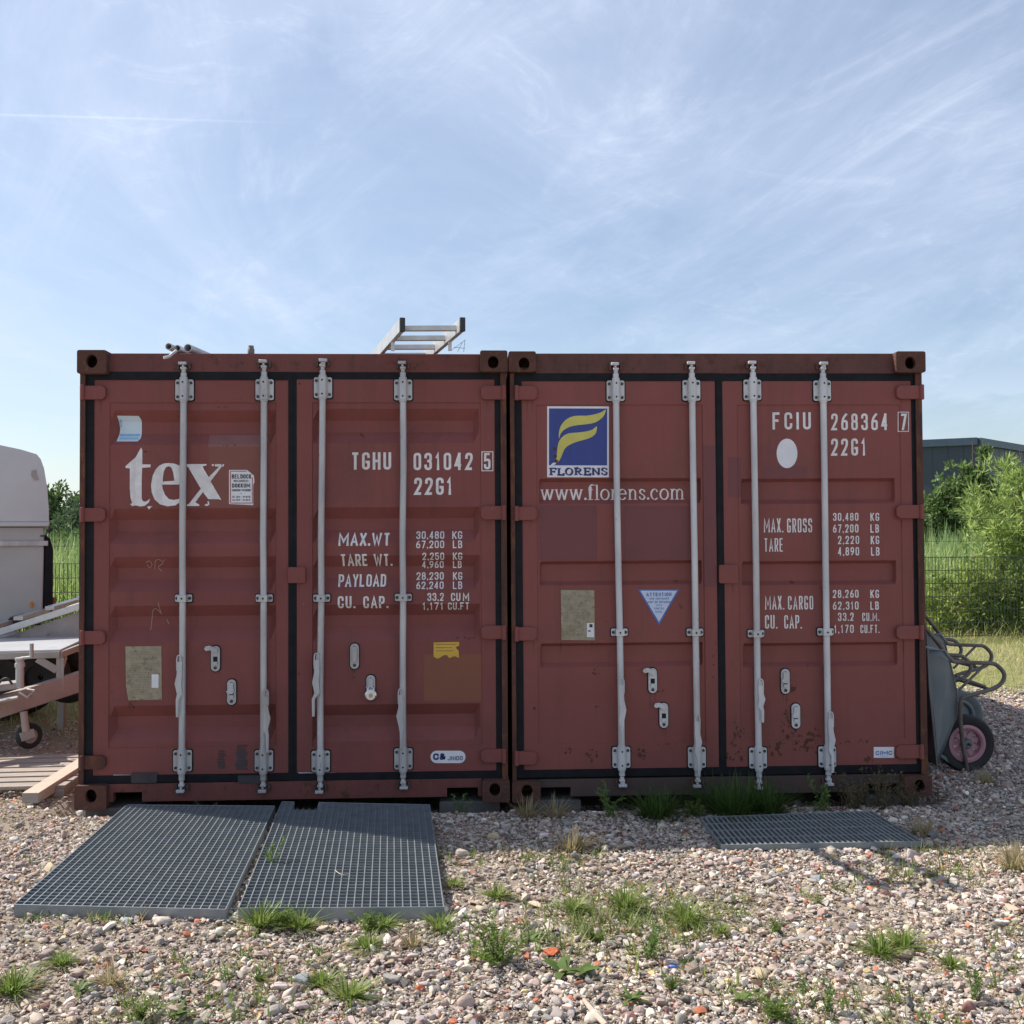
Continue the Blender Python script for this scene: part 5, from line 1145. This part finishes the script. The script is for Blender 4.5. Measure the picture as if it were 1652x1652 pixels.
tag(mb_.build('wire_bundle', 'fence'), 'tangle of thin wires sticking up behind the ladder end', 'wire')

# ------------------------------------------------------------ wheelbarrows leaning on the right container
def barrow(dx, D, rub, rim, label, yawdeg, first):
    p0 = G(1581, 1250, -.02); sc = 1.0
    def Q(px, py, off=0.): # measured on the near side at D=6.5
        v = P(px, py, 6.5); return Vector((v.x, v.z, off))
    o0 = Q(1581, 1250)
    def q(px, py, off=0.): v = Q(px, py); return Vector((v.x-o0.x, off, v.y-o0.y))
    base = P(1581, 1251, 6.5); dd_ = Vector((fw[0], fw[1], 0))*(D-6.5); base = base+dd_+Vector((dx, 0, 0)); base.z = gz(base.x, base.y)+.012
    root = empty('wheelbarrow', base, (0, 0, R(yawdeg)), label=label, cat='wheelbarrow', group='upended wheelbarrows beside the right container')
    WD = .56
    prof = [(1497, 1045), (1526, 1048), (1538, 1060), (1557, 1120), (1558, 1160), (1529, 1212), (1513, 1234), (1499, 1106)]
    ins = [0, .02, .05, .10, .12, .10, .02, 0]
    n = len(prof); near = [q(a, b, i) for (a, b), i in zip(prof, ins)]; far = [q(a, b, WD-i) for (a, b), i in zip(prof, ins)]
    m_ = MB(); vs = near+far; fs = [tuple(range(n-1, -1, -1)), tuple(range(n, 2*n))]
    for i in range(0, 6): fs.append((i, i+1, n+i+1, n+i))
    m_.add(vs, fs); tr = m_.build('tray', 'tray', root, True); s_ = tr.modifiers.new('solid', 'SOLIDIFY'); s_.thickness = .003; s_.offset = 0
    MB().tube(near+[near[0]], .006, 6).tube(far+[far[0]], .006, 6).build('tray_rim', 'tray', tr, True)
    for i, off in enumerate((.06, WD-.06)):
        k = 1 if i == 0 else -1
        pth = [q(1497, 1010, off-.02*k), q(1518, 1034, off-.01*k), q(1541, 1062, off), q(1553, 1068, off), q(1600, 1070, off), q(1618, 1073, off), q(1631, 1088, off), q(1626, 1103, off), q(1608, 1113, off), q(1570, 1124, off+.01*k), q(1561, 1132, off+.02*k), q(1562, 1165, off+.04*k), q(1571, 1215, off+.07*k), q(1581, 1256, off+.10*k)]
        MB().tube(smoothpath(pth, 5), .0135, 10).build('frame_tube', 'tube', root, True)
        MB().tube([q(1552, 1091, off+.002), q(1600, 1108, off+.002)], .008, 8).tube([q(1599, 1073, off), q(1556, 1113, off)], .009, 8).build('brace', 'tube', root, True)
        MB().bar(q(1527, 1219, off+.10*k), q(1583, 1257, off+.12*k), .03, .022).build('wheel_strut', 'tray', root, bevel=.002)
    MB().tube([q(1608, 1113, .06), q(1608, 1113, WD-.06)], .010, 8).build('cross_bar', 'tube', root, True)
    wc = q(1581, 1206, WD/2-.09); wr = .186
    wh = MB().use(rub).lathe([(wr*.66, -.030), (wr*.80, -.042), (wr*.93, -.038), (wr, -.018), (wr, .018), (wr*.93, .038), (wr*.80, .042), (wr*.66, .030)], wc, (0, 1, 0), 40).build('tyre', None, root, True)
    rm = MB().lathe([(wr*.50, -.026), (wr*.56, -.034), (wr*.655, -.032), (wr*.655, .032), (wr*.56, .034), (wr*.50, .026)], wc, (0, 1, 0), 36)
    for k in range(9):
        a = 2*math.pi*k/9+.3; rm.bar(wc+Vector((math.cos(a), 0, math.sin(a)))*wr*.14, wc+Vector((math.cos(a), 0, math.sin(a)))*wr*.54, .030, .008, (0, 1, 0))
    rm.build('rim', rim, root, True)
    MB().lathe([(.001, -.045), (.024, -.045), (.034, -.03), (.034, .03), (.024, .045), (.001, .045)], wc, (0, 1, 0), 16).build('hub', 'tray', root, True)
    if rim != 'pink': MB().lathe([(wr*.10, -.012), (wr*.55, -.008), (wr*.55, .008), (wr*.10, .012)], wc, (0, 1, 0), 24).build('rim_disc', rim, root)
    MB().cyl(wc-Vector((0, .07, 0)), wc+Vector((0, .07, 0)), .008).build('axle', 'bolt', root, True)
barrow(0, 6.5, 'rubber', 'pink', 'nearer upended wheelbarrow with blue-grey tray and pink wheel rim leaning on the right container', 0, True)
barrow(.40, 7.5, 'rubberg', 'tray', 'farther upended wheelbarrow with grey tyre behind the pink-wheeled one', 2, False)

# ------------------------------------------------------------ pallet and timber at the left corner
def wz(v, z): return Vector((v.x, v.y, z))
pr = G(122, 1285, -.0); pal = empty('wooden_pallet', (pr.x-.55, pr.y+.42, -.03), (0, 0, R(3)), label='weathered grey wooden pallet lying on the dirt left of the left container', cat='pallet')
for i in range(7): MB().box(-.62, -.42+i*.135, .072, .46, -.42+i*.135+.098, .092).build('deck_board', 'oldwood', pal, bevel=.002)
for x in (-.60, -.12, .36): MB().box(x, -.42, .0, x+.09, .488, .0705).build('stringer', 'oldwood', pal, bevel=.002)
a = G(49, 1306, -.02); b = Vector((-2.72, .62, 0)); dd_ = (b-wz(a, 0)).normalized()
tb = empty('timber_beam', (a.x, a.y, 0), label='pale sawn timber beam with grey end lying beside the left container', cat='timber')
MB().bar(Vector((0, 0, .045)), dd_*1.9+Vector((0, 0, .095)), .095, .060).build('beam', 'wood', tb, bevel=.003)
MB().bar(-dd_*.004+Vector((0, 0, .045)), Vector((0, 0, .045))-dd_*.0003, .093, .058).build('end_grain', 'oldwood', tb)

# ------------------------------------------------------------ flat trailer behind the left corner
tro = P(30, 1203, 7.2); tro.z = -.03
trl = empty('flatbed_trailer', tro, label='low grey flatbed trailer with drawbar and jockey wheel left of the containers', cat='trailer')
T_ = lambda px, py, D: P(px, py, D)-tro
MB().bar(T_(-90, 1168, 6.6), T_(180, 1083, 7.6), .06, .145).build('drawbar', 'drawbar', trl, bevel=.008)
MB().bar(T_(-160, 1120, 8.3), T_(180, 1100, 8.0), .06, .12).build('drawbar', 'drawbar', trl, bevel=.008)
cpl = MB().bar(T_(-30, 1112, 6.85), T_(30, 1104, 6.95), .13, .05).bar(T_(-30, 1136, 6.75), T_(30, 1124, 6.85), .14, .02).build('coupling_housing', 'trailm', trl, bevel=.01)
MB().tube(smoothpath([T_(-8, 1112, 6.8), T_(2, 1098, 6.8), T_(12, 1095, 6.8), T_(20, 1104, 6.8)], 5), .008, 8).build('handbrake_lever', 'blackp', trl, True)
MB().tube([T_(30, 1117, 6.85), T_(44, 1125, 6.85), T_(56, 1114, 6.9), T_(44, 1112, 6.95)], .007, 7).build('grab_loop', 'galv', trl, True)
jk = MB().cyl(T_(32, 1110, 6.9), T_(32, 1066, 6.9), .026, 16).cyl(T_(32, 1076, 6.9), T_(32, 1070, 6.9), .032, 16).cyl(T_(32, 1065, 6.9), T_(32, 1061, 6.9), .030, 16).cyl(T_(34, 1062, 6.9), T_(52, 1060, 6.9), .010, 8).cyl(T_(51, 1061, 6.9), T_(51, 1038, 6.9), .013, 10).build('jockey_stem', 'galv', trl, True)
MB().cyl(T_(38, 1148, 6.95), T_(42, 1180, 6.95), .024, 12).build('jockey_tube', 'drawbar', trl, True)
wc = T_(47, 1187, 7.05); MB().use('rubber').lathe([(.05, -.026), (.078, -.03), (.088, -.015), (.088, .015), (.078, .03), (.05, .026)], wc, (.75, -.65, 0), 26).use('oldwood').lathe([(.001, -.022), (.05, -.022), (.05, .022), (.001, .022)], wc, (.75, -.65, 0), 22).build('jockey_wheel', None, trl, True)
MB().bar(T_(33, 1190, 6.93), T_(56, 1182, 6.98), .01, .06).build('wheel_fork', 'trailm', trl, bevel=.003)
# box frame under the deck
cr = T_(97, 1056, 7.25); zt_ = cr.z
fl = T_(-150, 1056, 7.05); fl.z = zt_; rr_ = T_(150, 1046, 8.1); rr_.z = zt_
MB().bar(fl, cr, .03, .045).bar(cr, rr_, .03, .045).build('deck_frame', 'trailm', trl, bevel=.003)
zlow = T_(97, 1112, 7.25).z
f2 = MB()
for (p_, q_) in ((cr, fl),): 
    d = (q_-p_).normalized(); 
    f2.bar(p_+Vector((0, 0, -.022)), wz(p_, zlow), .05, .006, d.cross(Vector((0, 0, 1)))); 
    f2.bar(p_+d*.02+Vector((0, 0, -.11)), p_+d*.15+Vector((0, 0, -.025)), .01, .05)
d = (rr_-cr).normalized(); f2.bar(cr+d*.02+Vector((0, 0, -.022)), wz(cr, zlow)+d*.02, .05, .006, d.cross(Vector((0, 0, 1)))); f2.bar(cr+d*.04+Vector((0, 0, -.11)), cr+d*.14+Vector((0, 0, -.025)), .01, .05)
f2.build('corner_brace', 'trailm', trl)
up_ = Vector((0, 0, .024)); bk = Vector((-.25, 1.6, 0))
m_ = MB(); vs = [fl+up_, cr+up_, cr+up_+bk*.85, fl+up_+bk]; m_.add(vs+[v+Vector((0, 0, .012)) for v in vs], [(3, 2, 1, 0), (4, 5, 6, 7), (0, 1, 5, 4), (1, 2, 6, 5), (2, 3, 7, 6), (3, 0, 4, 7)]); m_.build('deck', 'deck', trl, bevel=.002)
for k, (px, D) in enumerate(((68, 7.75), (0, 7.7), (112, 8.0))):
    wc = T_(px, 1092, D); wc.z = .30 if False else T_(px, 1092, D).z
    MB().use('rubber').lathe([(.10, -.08), (.15, -.09), (.19, -.07), (.20, -.03), (.20, .03), (.19, .07), (.15, .09), (.10, .08)], wc, (.25, -1, 0) if k else (.05, -1, 0), 36).use('rubber').lathe([(.02, -.03), (.095, -.05), (.10, .05), (.02, .03)], wc, (.25, -1, 0) if k else (.05, -1, 0), 24).build('wheel', None, trl, True)
# tilted second bed behind it
tl = empty('tilted_trailer_bed', wz(P(30, 1180, 8.3), -.03), label='tilted silver trailer bed with side rail behind the flatbed trailer', cat='trailer'); o_ = tl.location
T2_ = lambda px, py, D: P(px, py, D)-o_
MB().bar(T2_(-140, 1065, 8.0), T2_(190, 958, 8.25), .07, .055, (0, 0, 1)).build('side_rail', 'alu', tl, bevel=.006)
a, b, c0, d_ = T2_(-140, 1078, 8.04), T2_(190, 966, 8.29), T2_(190, 1034, 8.29), T2_(-140, 1086, 8.04)
MB().add([a, b, c0, d_]+[v+Vector((0, .02, 0)) for v in (a, b, c0, d_)], [(3, 2, 1, 0), (4, 5, 6, 7), (0, 1, 5, 4), (1, 2, 6, 5), (2, 3, 7, 6), (3, 0, 4, 7)]).build('side_panel', 'trailm', tl)
a, b = T2_(-140, 1052, 8.1), T2_(190, 946, 8.35); bk = Vector((-.1, 1.0, .02))
MB().bar(a+bk, b+bk, .06, .05).build('side_rail', 'alu', tl, bevel=.006)
cm = MB(); 
for k in range(7): t = .04+k*.155; cm.bar(a.lerp(b, t), a.lerp(b, t)+bk, .07, .03)
cm.build('cross_members', 'alu', tl)
MB().cyl(T2_(-40, 1150, 8.6), T2_(-40, 1150, 8.8), .27, 30).build('wheel', 'rubber', tl, True)
legz = MB().bar(T2_(100, 1030, 8.3), wz(T2_(100, 1030, 8.3), 0), .05, .05, (0, 1, 0)); legz.build('support_leg', 'trailm', tl)

# ------------------------------------------------------------ horse trailer with cream top
HD = 8.9; hr = wz(P(80, 1100, HD), -.03); hz_ = empty('horse_trailer', hr, (0, 0, R(22.5)), label='cream and beige enclosed horse trailer with grey band at the left edge', cat='horse trailer')
def H_(px, py): v = Vector(((px-80)/FPX*HD*1.1, 0, 1.5264+.03-((py-864.6)/FPX)*HD)); return (v.x, v.z)
def hp(name, pts, y0, y1, mt, bev=.02): return MB().prism([H_(*p) for p in pts][::-1], y0, y1).build(name, mt, hz_, True, bevel=bev)
top = [(-420, 838), (78, 838), (77.5, 815), (75, 780), (71, 752), (66.5, 737), (61, 729), (40, 722), (0, 713), (-60, 703), (-160, 697), (-400, 700), (-420, 720)]
hp('upper_shell', top, .02, 1.95, 'cream', .0)
hp('shell_lip', [(-422, 846), (78, 846), (79, 838.5), (-422, 838.5)], 0, 1.97, 'cream', .008)
hp('lower_body', [(-410, 1004), (70, 1004), (72, 847), (-410, 847)], .04, 1.93, 'panelg', .01)
hp('rub_rail', [(-412, 877), (77, 877), (77, 869), (-412, 869)], .015, .039, 'galv', .003)
hp('corner_trim', [(70.5, 1002), (84, 990), (84, 884), (80, 866), (73, 858)], .05, 1.9, 'gasket', .01)
hp('tail_lamp', [(83, 973), (87, 973), (87, 961), (83, 961)], .06, .12, 'redlens', .002)
MB().prism([H_(a, b) for a, b in ell(55.5, 971, 2.2, 5, 14)], .028, .0395).build('side_marker', 'amber', hz_, True)
MB().prism([H_(a, b) for a, b in [(54, 756), (60, 754), (62, 766), (64, 770), (58, 771), (54, 764)]], .012, .0195).build('worn_badge', 'trailm', hz_)
x, z = H_(66, 861); MB().cyl((x, .03, z), (x+.05, .03, z), .006, 6).cyl((x+.06, .02, z+.03), (x+.09, .02, z+.07), .02, 6).build('latch', 'blackp', hz_, True)
x, z = H_(-120, 1060); MB().lathe([(.16, -.08), (.25, -.09), (.30, -.06), (.31, 0), (.30, .06), (.25, .09), (.16, .08)], (x, .16, .31), (0, 1, 0), 34).build('wheel', 'rubber', hz_, True)
MB().prism([(x+a, z_) for x, z_ in [H_(a_, b_) for a_, b_ in [(20, 1000), (28, 990), (45, 985), (64, 990), (68, 1003), (20, 1006)]] for a in (0,)], -.10, .039).build('mudguard', 'blackp', hz_, True)
MB().lathe([(.12, -.07), (.24, -.08), (.29, -.05), (.30, 0), (.29, .05), (.24, .08), (.12, .07)], (H_(44, 0)[0], .20, .31), (0, 1, 0), 34).build('wheel', 'rubber', hz_, True)

# ------------------------------------------------------------ wire mesh fence behind the yard
fa = wz(P(-260, 900, 13.2), 0); fb = wz(P(1960, 900, 15.3), 0); fd = (fb-fa).normalized(); fa = fa-fd*.75; FLn = (fb-fa).length
fen = empty('wire_mesh_fence', (fa.x, fa.y, 0), (0, 0, math.atan2(fd.y, fd.x)), label='dark green welded wire mesh fence behind the yard with wires above it', cat='fence')
np_ = int(FLn/2.5)+1
for i in range(np_+1): MB().box(i*2.5-.025, .02, -.05, i*2.5+.025, .07, 1.78).build('post', 'fence', fen, bevel=.003)
pm0 = None
for i in range(np_):
    if pm0 is None:
        m_ = MB()
        for k in range(50): m_.tube([(.03+k*.05, 0, .03), (.03+k*.05, 0, 1.19)], .0048, 4)
        for k in range(7): m_.tube([(.0, -.006, .05+k*.19), (2.5, -.006, .05+k*.19)], .0055, 4); 
        pm0 = m_.build('mesh_panel', 'fence', fen)
    else: o = pm0.copy(); C.objects.link(o); o.parent = fen; o.location = (i*2.5, 0, 0)
for z in (1.42, 1.59, 1.75): MB().tube([(0, .03, z), (np_*2.5, .03, z)], .0032, 5).build('strand_wire', 'fence', fen)

# ------------------------------------------------------------ grass and reeds (stuff)
def field(n, xr, Dr, name, lab, L0, L1, W0, tc_, lean, cat='grass', seg=3, keep=None):
    D = rng.uniform(Dr[0], Dr[1], n); x = rng.uniform(xr[0], xr[1], n); y = D-5.88
    k = ~((x > -2.6) & (x < 2.6) & (y < 6.3))
    if keep is not None: k &= keep(x, y)
    x, y = x[k], y[k]; n = len(x)
    pat = (np.sin(x*1.1+np.sin(y*.7)*2)*np.sin(y*.9+x*.3)*.5+.5)[:, None]
    T1_, T2_q = tints(n, *tc_[0]), tints(n, *tc_[1]); sel = rng.uniform(0, 1, (n, 1)) < pat*.9; T3 = np.where(sel, T1_, T2_q)
    z = np.where((abs(x) < 8) & (y < 7), gh(x, y), 0)+np.clip((y-3)*.004, 0, .08)*1-.02*(y > 7)
    V_, F_, T3 = blades(x, y, z-.01, rng.uniform(0, 6.28, n), np.clip(rng.normal(lean, .3, n), .02, 1.3), rng.uniform(L0, L1, n), rng.uniform(.6, 1.4, n)*W0, T3, seg, .8)
    tag(npmesh(name, V_, F_, 'grass', tint=T3), kind='stuff', label=lab, cat=cat)
gk = lambda x, y: (gmask(x, y) < rng.uniform(.05, .8, len(x)))
field(80000, (-9, 12), (7.4, 16.5), 'yard_grass', 'short yellow-green rough grass between the gravel yard and the fence', .04, .15, .008, (((.32, .40, .09), (.50, .54, .17)), ((.54, .48, .25), (.70, .62, .38))), .6, keep=gk)
field(16000, (-9, 12), (10, 16.8), 'tall_grass', 'longer green grass clumps at the foot of the fence', .15, .5, .011, (((.30, .42, .08), (.50, .56, .16)), ((.46, .48, .16), (.60, .58, .26))), .8, keep=lambda x, y: (y > 5.5) & (np.sin(x*2.1)*np.sin(y*1.3+x)+(y-8)*.35 > -.1))
field(50000, (-17, 21), (16.0, 24), 'reed_bed', 'tall pale green reeds standing behind the fence', .8, 1.7, .034, (((.34, .46, .14), (.54, .60, .26)), ((.22, .35, .12), (.40, .50, .20))), .42, 'reeds', 4)
field(9000, (-26, 30), (23, 40), 'reed_bed', 'farther tall reeds behind the fence', 1.3, 2.0, .06, (((.20, .33, .14), (.34, .45, .22)), ((.14, .25, .10), (.26, .36, .16))), .38, 'reeds', 4)

# ------------------------------------------------------------ shrubs and trees
def shrub(name, loc, H, Rr, nst, nleaf, LL_, WW, tc_, label, cat, group=None, trunk=.05, crown0=.15, clump=.28, upf=.5, topf=1.):
    root = empty(name, loc, label=label, cat=cat, group=group); st = MB(); tips = []
    for i in range(nst):
        a = rng.uniform(0, 6.28); r_ = Rr*rng.uniform(.1, 1)**.7; h = H*(1-.35*(r_/Rr)**1.5)*rng.uniform(.78, 1.0)*topf
        pth = [Vector((math.cos(a)*trunk*1.2, math.sin(a)*trunk*1.2, 0))]
        for k in range(1, 6):
            t = k/5; pth.append(Vector((math.cos(a)*r_*t**1.3+rng.normal(0, Rr*.04), math.sin(a)*r_*t**1.3+rng.normal(0, Rr*.04), h*t)))
        st.tube(pth, [trunk*(1-.85*k/5) for k in range(6)], 6); 
        for k in range(9):
            t = rng.uniform(crown0, 1); j = min(4, int(t*5)); q = pth[j].lerp(pth[j+1], t*5-j); tips.append((np.array(q), clump*Rr*(1.25-.65*t), t))
            q2 = np.array(q)+rng.normal(0, 1, 3)*np.array([.30, .30, .12])*Rr; tips.append((q2, clump*Rr*.9*(1.2-.6*t), t))
            st.tube([q, Vector(q2)], [trunk*.18, trunk*.06], 4)
    st.build('trunk', 'bark', root, True)
    per = max(4, nleaf//len(tips)); ps, ds, tt = [], [], []
    for q, cr_, t in tips:
        m_ = int(per*rng.uniform(.5, 1.5)); off_ = rng.normal(0, 1, (m_, 3)); off_ *= (cr_*rng.uniform(.25, 1, (m_, 1))/np.linalg.norm(off_, axis=1)[:, None]); off_[:, 2] *= 1.15; pp = q+off_; d = off_/cr_+rng.normal(0, .55, (m_, 3)); d[:, 2] += upf; ps.append(pp); ds.append(d/np.linalg.norm(d, axis=1)[:, None]); tt.append(tints(m_, *tc_)*rng.uniform(.75, 1.2))
    ps = np.concatenate(ps); ds = np.concatenate(ds); tt = np.clip(np.concatenate(tt), 0, 1); k = ps[:, 2] > .02; ps, ds, tt = ps[k], ds[k], tt[k]; n = len(ps)
    V_, F_, T_ = leaves(ps, ds, rng.uniform(.6, 1.2, n)*LL_, rng.uniform(.7, 1.2, n)*WW, tt)
    npmesh('foliage', V_, F_, 'leaf', tint=T_, parent=root)
def at(px, D): v = P(px, 900, D); return (v.x, v.y, 0)
WIL = ((.23, .34, .08), (.50, .60, .20)); TRD = ((.05, .10, .03), (.15, .22, .08)); TRM = ((.09, .16, .05), (.22, .31, .11)); CON = ((.03, .07, .04), (.09, .14, .07))
shrub('willow_shrub', at(1650, 15.9), 3.1, .95, 15, 10000, .15, .030, WIL, 'bright yellow-green leafy willow shrub at the right edge behind the fence', 'shrub', 'shrubs beyond the fence', .02, .08, .26, .5)
shrub('willow_shrub', at(1585, 15.8), 1.55, .8, 11, 4800, .13, .028, WIL, 'lower bright green shrub left of the tall willow shrub', 'shrub', 'shrubs beyond the fence', .015, .05, .30, .5)
shrub('willow_shrub', at(1532, 15.7), 1.2, .7, 8, 2600, .12, .026, LIME, 'low green shrub nearest the right container behind the fence', 'shrub', 'shrubs beyond the fence', .012, .05, .30, .5)
shrub('willow_shrub', at(1760, 15.7), 2.4, 1.0, 10, 7000, .12, .026, WIL, 'leafy green willow shrub farthest to the right', 'shrub', 'shrubs beyond the fence', .02, .08, .26, .5)
GT = 'trees beyond the reeds'
shrub('broadleaf_tree', at(1578, 40), 5.75, .9, 9, 6500, .22, .11, TRM, 'slender tall green tree in front of the warehouse corner', 'tree', GT, .09, .15, .32, .6)
shrub('broadleaf_tree', at(1542, 41), 4.7, 1.2, 9, 6000, .22, .11, TRM, 'rounder green tree left of the slender one before the warehouse', 'tree', GT, .09, .12, .3, .6)
shrub('dark_bush', at(1508, 42), 2.9, 1.7, 10, 6000, .22, .11, TRD, 'dark low bush at the foot of the warehouse beside the right container', 'bush', GT, .06, .05, .32, .4)
shrub('dark_bush', at(1600, 43), 3.1, 2.0, 10, 6000, .22, .11, TRD, 'dark low bush behind the slender tree', 'bush', GT, .06, .05, .32, .4)
shrub('dark_bush', at(1690, 42), 3.4, 2.0, 10, 5000, .22, .11, TRD, 'dark bush at the right behind the willow shrub', 'bush', GT, .06, .05, .32, .4)
shrub('broadleaf_tree', at(84, 36), 3.6, 1.3, 10, 8000, .20, .10, TRD, 'dark green broadleaf tree seen beside the horse trailer', 'tree', GT, .10, .12, .3, .5)
shrub('young_conifer', at(114, 33), 3.1, .9, 9, 6500, .16, .035, CON, 'bluish green young conifer left of the left container', 'tree', GT, .06, .08, .30, .4)
shrub('dark_bush', at(100, 30), 2.3, 1.2, 9, 6000, .18, .08, TRD, 'dark low bush under the conifer left of the containers', 'bush', GT, .05, .05, .32, .4)
shrub('broadleaf_tree', at(16, 48), 5.75, 1.0, 7, 3500, .24, .12, TRD, 'dark treetop just showing above the horse trailer roof, left one', 'tree', GT, .10, .2, .3, .5)
shrub('broadleaf_tree', at(31, 50), 5.85, .8, 7, 3000, .24, .12, TRD, 'dark treetop just showing above the horse trailer roof, right one', 'tree', GT, .10, .2, .3, .5)
shrub('broadleaf_tree', at(-60, 45), 4.8, 2.0, 10, 5000, .24, .12, TRD, 'dark tree standing behind the horse trailer', 'tree', GT, .10, .1, .3, .5)
for i, (px, h, lab) in enumerate(((330, 2.6, 'bush hidden behind the left container, left one'), (620, 2.4, 'bush hidden behind the left container, right one'), (980, 2.5, 'bush hidden behind the right container, left one'), (1300, 2.7, 'bush hidden behind the right container, right one'))): pass

# ------------------------------------------------------------ warehouse
def warehouse():
    c0 = P(1577, 706, 70); hgt = c0.z; l0 = P(1270, 719, 76); r0 = P(1790, 744, 92)
    root = empty('warehouse', (c0.x, c0.y, 0), label='dark blue-grey industrial hall with flat roof edge far behind on the right', cat='building')
    a = Vector((0, 0, 0)); l_ = Vector((l0.x-c0.x, l0.y-c0.y, 0)); r_ = Vector((r0.x-c0.x, r0.y-c0.y, 0)); Hh = hgt-.5
    def wallp(p, q, nm, t=.25, z0=0, z1=Hh, mt='wall', out=0.):
        d = (q-p).normalized(); nrm = Vector((d.y, -d.x, 0)); m_ = MB(); n = int((q-p).length/1.0); vs = []; fs = []
        for i in range(n+1):                      # panelled cladding with narrow joints
            for s_, o_ in ((-.04, 0), (-.02, -.02), (.02, -.02), (.04, 0)): 
                pt = p+d*min(max(i*1.0+s_, 0), (q-p).length)+nrm*(out+o_); vs += [(pt.x, pt.y, z0), (pt.x, pt.y, z1)]
        vs += [(q.x+nrm.x*out, q.y+nrm.y*out, z0), (q.x+nrm.x*out, q.y+nrm.y*out, z1)]
        k = len(vs)//2; m_.add(vs, [(2*i, 2*i+2, 2*i+3, 2*i+1) for i in range(k-1)]); return m_.build(nm, mt, root)
    wallp(l_, a, 'wall'); wallp(a, r_, 'wall')
    bk_ = l_+r_
    MB().add([(v.x, v.y, z) for z in (0, Hh) for v in (l_, bk_, r_)], [(0, 1, 4, 3), (1, 2, 5, 4)]).build('rear_wall', 'wall', root)
    MB().add([(v.x, v.y, z) for z in (hgt-.3, hgt-.1) for v in (a, r_, bk_, l_)], [(3, 2, 1, 0), (4, 5, 6, 7)]).build('roof', 'roofm', root)
    m_ = MB(); m_.bar(l_+Vector((0, 0, hgt-.25)), a+Vector((0, 0, hgt-.25)), .5, .5); m_.bar(a+Vector((0, 0, hgt-.26)), r_+Vector((0, 0, hgt-.26)), .5, .48); m_.build('roof_trim', 'roofm', root)
    t = a.lerp(l_, .15)
    MB().box(t.x-3-.6, t.y-.35+1.2, hgt-1.9, t.x-3+1.0, t.y-.1+1.2, hgt-1.6).build('wall_lamp', 'roofm', root)
warehouse()
